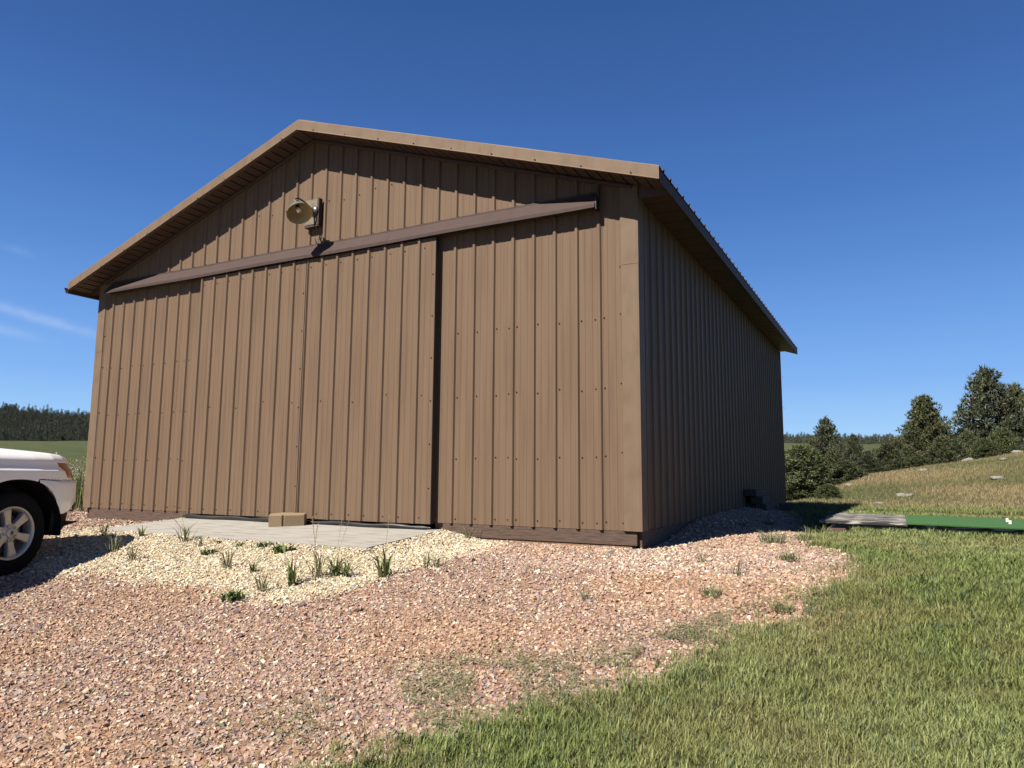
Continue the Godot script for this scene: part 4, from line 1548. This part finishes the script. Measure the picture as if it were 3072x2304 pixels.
		for i in 7:
			var row := []
			var y := lerpf(0.845, 0.985, i / 6.0)
			var f := i / 6.0
			for j in 6:
				var z := lerpf(lerpf(-0.72, -0.62, f), lerpf(-0.86, -0.80, f), j / 5.0)
				row.append(Vector3(s * (minf(side_x(z, minf(y, car_top(z) - 0.03)), 0.9) + 0.003), y, z - 0.006))
			rows.append(row)
		b.grid(rows, false, s < 0)
		part(car, "headlight", b.mesh(M.lens))
	# cabin
	var cab := MB.new()
	for s in [1.0, -1.0]:
		var lo := [Vector3(s * 0.80, 1.12, 0.62), Vector3(s * 0.80, 1.10, 3.72)]
		var hi := [Vector3(s * 0.66, 1.70, 1.42), Vector3(s * 0.66, 1.68, 3.45)]
		if s > 0:
			cab.quad(lo[0], hi[0], hi[1], lo[1])
		else:
			cab.quad(lo[0], lo[1], hi[1], hi[0])
		for w in [[0.16, 0.42], [0.45, 0.70], [0.73, 0.93]]:
			var p := []
			for q in [[w[0], 0.14], [w[1], 0.14], [w[1], 0.86], [w[0] + 0.05, 0.86]]:
				var l: Vector3 = lo[0].lerp(lo[1], q[0])
				var h: Vector3 = hi[0].lerp(hi[1], q[0])
				p.append(l.lerp(h, q[1]) + Vector3(s * 0.004, 0, 0))
			var glass := MB.new()
			if s > 0:
				glass.quad(p[0], p[3], p[2], p[1])
			else:
				glass.quad(p[0], p[1], p[2], p[3])
			part(car, "side_window", glass.mesh(M.car_glass))
	cab.quad(Vector3(-0.66, 1.70, 1.42), Vector3(-0.66, 1.68, 3.45), Vector3(0.66, 1.68, 3.45), Vector3(0.66, 1.70, 1.42))
	cab.quad(Vector3(-0.80, 1.10, 3.72), Vector3(0.80, 1.10, 3.72), Vector3(0.66, 1.68, 3.45), Vector3(-0.66, 1.68, 3.45))
	cab.quad(Vector3(-0.88, 0.46, 3.80), Vector3(0.88, 0.46, 3.80), Vector3(0.80, 1.13, 3.80), Vector3(-0.80, 1.13, 3.80))
	var shield := MB.new()
	shield.quad(Vector3(-0.78, 1.12, 0.615), Vector3(-0.64, 1.69, 1.415), Vector3(0.64, 1.69, 1.415), Vector3(0.78, 1.12, 0.615))
	part(car, "cabin", cab.mesh(M.white_car))
	part(car, "windshield", shield.mesh(M.car_glass))
	# wheels
	var tyre := MB.new()
	var T := Transform3D(Basis(Quaternion(Vector3.UP, Vector3.RIGHT)), Vector3.ZERO)
	tyre.lathe(T, [Vector2(0.228, -0.235), Vector2(0.30, -0.24), Vector2(0.345, -0.228), Vector2(0.362, -0.20), Vector2(0.366, -0.12), Vector2(0.362, -0.038), Vector2(0.347, -0.012), Vector2(0.31, -0.002), Vector2(0.262, -0.004), Vector2(0.236, -0.014), Vector2(0.228, -0.025)], 48, true)
	for k in 72:
		var t := TAU * k / 72.0
		for lane in [-0.055, -0.10, -0.15, -0.19]:
			var d := Vector3(0, cos(t), sin(t))
			tyre.obox(Transform3D(Basis(Vector3.RIGHT, d, Vector3.RIGHT.cross(d)), Vector3(lane, 0, 0) + d * 0.366), Vector3(0.036, 0.010, 0.020))
	var tyre_m := tyre.mesh(M.tyre)
	var rim := MB.new()
	rim.lathe(T, [Vector2(0.210, -0.22), Vector2(0.205, -0.06), Vector2(0.212, -0.03), Vector2(0.226, -0.022), Vector2(0.233, -0.012), Vector2(0.233, -0.006), Vector2(0.226, -0.004), Vector2(0.216, -0.010), Vector2(0.208, -0.02)], 48, true)
	for k in 6:
		var t := TAU * k / 6.0 + 0.22
		var d := Vector3(0, cos(t), sin(t))
		var e := Vector3(0, -sin(t), cos(t))
		var prof := []
		for q in [[0.060, 0.034, -0.028], [0.10, 0.032, -0.026], [0.15, 0.036, -0.022], [0.19, 0.044, -0.020], [0.213, 0.052, -0.022]]:
			var row := []
			var p: Vector3 = d * q[0]
			for m in [[-1.0, -0.045], [-1.0, -0.012], [-0.82, 0.0], [0.82, 0.0], [1.0, -0.012], [1.0, -0.045]]:
				row.append(p + e * q[1] * m[0] * 1.0 + Vector3(q[2] + m[1], 0, 0))
			prof.append(row)
		for i in 4:
			for j in 5:
				rim.quad(prof[i][j], prof[i + 1][j], prof[i + 1][j + 1], prof[i][j + 1])
	rim.lathe(T, [Vector2(0.085, -0.06), Vector2(0.085, -0.032), Vector2(0.078, -0.024), Vector2(0.046, -0.022), Vector2(0.042, -0.014), Vector2(0.036, -0.009), Vector2(0.0, -0.006)], 28, true)
	var rim_m := rim.mesh(M.alloy)
	var nuts := []
	for k in 5:
		var t := TAU * k / 5.0 + 0.4
		var nut := MB.new()
		nuts.append(nut)
		nut.lathe(T.translated(Vector3(0, cos(t), sin(t)) * 0.062), [Vector2(0.012, -0.03), Vector2(0.011, -0.012), Vector2(0.006, -0.007), Vector2(0.0, -0.007)], 6, true)
	var disc := MB.new()
	disc.lathe(T, [Vector2(0.0, -0.095), Vector2(0.165, -0.095), Vector2(0.165, -0.12), Vector2(0.0, -0.12)], 32, true)
	disc.box(Vector3(-0.13, -0.06, 0.10), Vector3(-0.07, 0.07, 0.185), 0.01)
	var disc_m := disc.mesh(M.iron)
	for c in [0.0, 2.78]:
		for s in [1.0, -1.0]:
			var w := sub(car, "wheel")
			w.position = Vector3(s * 0.885, 0.365, c)
			if s < 0:
				w.rotation.y = PI
			part(w, "tyre", tyre_m)
			part(w, "rim", rim_m)
			for nut in nuts:
				part(w, "lug_nut", nut.mesh(M.chrome))
			part(w, "brake_disc", disc_m)

# ---------------------------------------------------------------- materials
func make_materials() -> void:
	var streak := noise_tex(0.012, 4, [[0.0, grey(0.90)], [0.5, grey(0.97)], [1.0, grey(1.0)]], 5)
	var dent := normal_tex(0.006, 2, 6.0, 8)
	M.steel = tri_tex(mat(lin(0.129, 0.087, 0.059), 0.5), streak, Vector3(1.6, 0.10, 1.6), dent, 0.10)
	M.steel.metallic_specular = 0.22
	M.steel_trim = tri_tex(mat(lin(0.140, 0.098, 0.067), 0.55), streak, Vector3(0.9, 0.5, 0.9), dent, 0.18)
	M.steel_trim.metallic_specular = 0.25
	M.hood = tri_tex(mat(lin(0.056, 0.039, 0.036), 0.6), streak, Vector3(0.9, 0.6, 0.9), dent, 0.15)
	M.hood.metallic_specular = 0.2
	M.roof = tri_tex(mat(lin(0.075, 0.049, 0.034), 0.5), streak, Vector3(0.9, 0.9, 0.9))
	M.roof.metallic_specular = 0.15
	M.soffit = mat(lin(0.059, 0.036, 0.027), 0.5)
	M.door_edge = mat(lin(0.022, 0.016, 0.012), 0.6)
	M.screw = mat(lin(0.050, 0.033, 0.024), 0.4, 0.3)
	M.timber = mat(lin(0.154, 0.105, 0.063), 0.85)
	var grain := noise_tex(0.02, 5, [[0.0, grey(0.55)], [0.45, grey(0.85)], [1.0, grey(1.0)]], 9)
	M.skirt = tri_tex(mat(lin(0.084, 0.050, 0.034), 0.8), grain, Vector3(0.5, 5.0, 0.5), normal_tex(0.03, 4, 5.0, 12), 0.4)
	M.footing = tri_tex(mat(lin(0.255, 0.157, 0.089), 0.9), grain, Vector3(2, 2, 2))
	M.rubber = mat(lin(0.012, 0.012, 0.013), 0.38)
	M.concrete = tri_tex(mat(lin(0.235, 0.224, 0.203), 0.85), noise_tex(0.008, 5, [[0.0, grey(0.80)], [0.35, grey(0.93)], [0.6, grey(0.98)], [1.0, grey(1.0)]], 15), Vector3(0.5, 0.5, 2.2), normal_tex(0.02, 5, 4.0, 16), 0.35)
	M.block = tri_tex(mat(lin(0.230, 0.166, 0.098), 0.95), noise_tex(0.06, 4, [[0.0, grey(0.7)], [0.5, grey(0.9)], [1.0, grey(1.0)]], 18), Vector3(3, 3, 3), normal_tex(0.08, 4, 8.0, 19), 0.6)
	M.board_tan = tri_tex(mat(lin(0.176, 0.132, 0.088), 0.75), grain, Vector3(1, 3, 1))
	M.dark_enamel = mat(lin(0.02, 0.021, 0.02), 0.4)
	M.shade_out = mat(lin(0.085, 0.105, 0.09), 0.35)
	M.shade_in = mat(lin(0.324, 0.234, 0.117), 0.45)
	M.bulb = mat(lin(0.8, 0.76, 0.7), 0.25)
	M.grey_wood = tri_tex(mat(lin(0.30, 0.28, 0.255), 0.9), noise_tex(0.03, 5, [[0.0, grey(0.16)], [0.46, grey(0.30)], [0.54, grey(0.62)], [0.60, grey(1.0)], [1.0, grey(1.0)]], 22), Vector3(0.16, 1.0, 1.0), normal_tex(0.03, 4, 8.0, 23), 0.6)
	M.blue_edge = mat(lin(0.055, 0.065, 0.08), 0.8)
	M.turf = tri_tex(mat(lin(0.034, 0.120, 0.020), 0.9), noise_tex(0.12, 3, [[0.0, grey(0.5)], [0.5, grey(0.85)], [0.72, grey(1.0)], [1.0, grey(1.0)]], 25), Vector3(2, 2, 2), normal_tex(0.2, 3, 8.0, 26), 0.6)
	M.white_paint = mat(lin(0.55, 0.54, 0.50), 0.6)
	M.dark_timber = tri_tex(mat(lin(0.085, 0.065, 0.05), 0.9), grain, Vector3(3, 3, 0.4))
	M.pale_rock = tri_tex(mat(lin(0.289, 0.272, 0.238), 0.95), noise_tex(0.03, 5, [[0.0, grey(0.35)], [0.45, grey(0.75)], [1.0, grey(1.0)]], 28), Vector3(1.2, 1.2, 1.2), normal_tex(0.05, 4, 8.0, 29), 0.8)
	var soil := noise_tex(0.03, 5, [[0.0, grey(0.55)], [0.4, grey(0.85)], [0.65, grey(1.0)], [1.0, grey(1.0)]], 31, 1024)
	M.ground = tri_tex(mat(Color(1, 1, 1), 0.97), soil, Vector3(0.31, 0.31, 0.31), normal_tex(0.09, 4, 8.0, 32, 1024), 0.7)
	M.ground.vertex_color_use_as_albedo = true
	M.ground.metallic_specular = 0.2
	M.stone = mat(Color(1, 1, 1), 0.9)
	M.stone.vertex_color_use_as_albedo = true
	M.stone.metallic_specular = 0.3
	M.blade = mat(Color(1, 1, 1), 0.65)
	M.blade.vertex_color_use_as_albedo = true
	M.blade.backlight = Color(0.55, 0.6, 0.35)
	M.blade.metallic_specular = 0.3
	M.needle = mat(Color(1, 1, 1), 0.6)
	M.needle.vertex_color_use_as_albedo = true
	M.needle.backlight = Color(0.25, 0.28, 0.15)
	M.straw = mat(lin(0.30, 0.25, 0.15), 0.8)
	M.bark = mat(lin(0.10, 0.07, 0.05), 0.95)
	M.deadwood = mat(lin(0.240, 0.216, 0.184), 0.9)
	M.white_car = mat(lin(0.80, 0.80, 0.79), 0.35)
	M.white_car.clearcoat_enabled = true
	M.white_car.clearcoat = 0.8
	M.white_car.clearcoat_roughness = 0.08
	M.black_plastic = mat(lin(0.011, 0.011, 0.012), 0.7)
	M.black_plastic.metallic_specular = 0.25
	M.amber = mat(lin(0.32, 0.095, 0.008), 0.18)
	M.lens = mat(lin(0.45, 0.46, 0.47), 0.12)
	M.car_glass = mat(lin(0.012, 0.014, 0.016), 0.05)
	M.tyre = mat(lin(0.010, 0.010, 0.010), 0.9)
	M.tyre.metallic_specular = 0.2
	M.alloy = mat(lin(0.42, 0.40, 0.37), 0.42, 0.5)
	M.chrome = mat(lin(0.6, 0.6, 0.6), 0.2, 1.0)
	M.iron = mat(lin(0.18, 0.16, 0.15), 0.5, 0.6)

# ---------------------------------------------------------------- sky
func make_sky() -> PanoramaSkyMaterial:
	# colour by height above the horizon, in degrees
	var stops := [[0.0, Color(0.47, 0.70, 0.98)], [3.5, Color(0.36, 0.62, 0.96)], [7.0, Color(0.235, 0.47, 0.90)], [11.0, Color(0.165, 0.365, 0.80)], [16.0, Color(0.105, 0.26, 0.64)], [21.0, Color(0.072, 0.195, 0.53)], [28.0, Color(0.050, 0.140, 0.405)], [36.0, Color(0.035, 0.104, 0.315)], [55.0, Color(0.023, 0.075, 0.24)], [90.0, Color(0.017, 0.060, 0.20)]]
	var W := 2048
	var H := 1024
	var img := Image.create(W, H, false, Image.FORMAT_RGBF)
	for y in H:
		var el := 90.0 - (y + 0.5) / H * 180.0
		var c: Color = stops[0][1]
		if el > 0.0:
			for i in range(1, stops.size()):
				if el <= stops[i][0]:
					c = stops[i - 1][1].lerp(stops[i][1], (el - stops[i - 1][0]) / (stops[i][0] - stops[i - 1][0]))
					break
		else:
			c = Color(0.28, 0.26, 0.18)
		img.fill_rect(Rect2i(0, y, W, 1), c * EX)
	# thin wisps of high cloud low in the left of the view
	var fn := FastNoiseLite.new()
	fn.frequency = 0.35
	fn.seed = 4
	for w in [[66.0, 11.1, 57.2, 9.2, 0.30, 0.16], [68.0, 9.9, 60.8, 8.7, 0.28, 0.12], [80.0, 12.4, 66.5, 10.0, 0.5, 0.10], [64.5, 14.6, 62.0, 14.2, 0.2, 0.05]]:
		for x in range(int((360.0 - w[0]) / 360.0 * W) - 2, int((360.0 - w[2]) / 360.0 * W) + 3):
			var az := 360.0 - (x + 0.5) / W * 360.0
			var f := clampf((w[0] - az) / (w[0] - w[2]), 0.0, 1.0)
			var mid := lerpf(w[1], w[3], f)
			for y in range(int((90.0 - mid - 1.5) / 180.0 * H), int((90.0 - mid + 1.5) / 180.0 * H) + 1):
				var el := 90.0 - (y + 0.5) / H * 180.0
				var e: float = exp(-pow((el - mid) / w[4], 2.0)) * sin(PI * clampf(f, 0.02, 0.98)) * w[5] * (0.8 + 0.6 * fn.get_noise_2d(az * 3.0, el * 9.0))
				var c := img.get_pixel(x, y)
				img.set_pixel(x, y, c.lerp(Color(0.75, 0.85, 1.0) * EX, clampf(e * 1.7, 0.0, 1.0)))
	var m := PanoramaSkyMaterial.new()
	m.panorama = ImageTexture.create_from_image(img)
	return m

func _ready() -> void:
	# camera
	var cam := Camera3D.new()
	cam.name = "camera"
	cam.position = CAM
	cam.rotation = Vector3(0.1259, 0.4865, 0.0068)
	cam.fov = 56.146
	cam.near = 0.05
	cam.far = 6000.0
	add_child(cam)
	cam.current = true
	# sky and exposure
	var env := Environment.new()
	env.background_mode = Environment.BG_SKY
	env.sky = Sky.new()
	env.sky.sky_material = make_sky()
	env.tonemap_mode = Environment.TONE_MAPPER_LINEAR
	env.tonemap_exposure = 2.4
	env.sdfgi_enabled = true
	env.ssao_enabled = true
	env.ssil_enabled = true
	var we := WorldEnvironment.new()
	we.name = "environment"
	we.environment = env
	add_child(we)
	# sun
	var sun := DirectionalLight3D.new()
	sun.name = "sun"
	sun.light_energy = 1.6
	sun.light_color = Color(1.0, 0.965, 0.91)
	sun.light_angular_distance = 0.5
	sun.shadow_enabled = true
	add_child(sun)
	sun.look_at_from_position(Vector3.ZERO, SUN, Vector3.UP)

	rng.seed = 7
	n1.seed = 3
	n1.frequency = 0.012
	n1.fractal_octaves = 4
	n2.seed = 9
	n2.frequency = 0.05
	n2.fractal_octaves = 3
	make_materials()
	build_ground()
	build_barn()
	build_trees()
	build_yard()
	build_car()
	build_lamp()
	build_weeds()
	build_gravel()
	build_lawn()
	build_meadow()
	build_clippings()
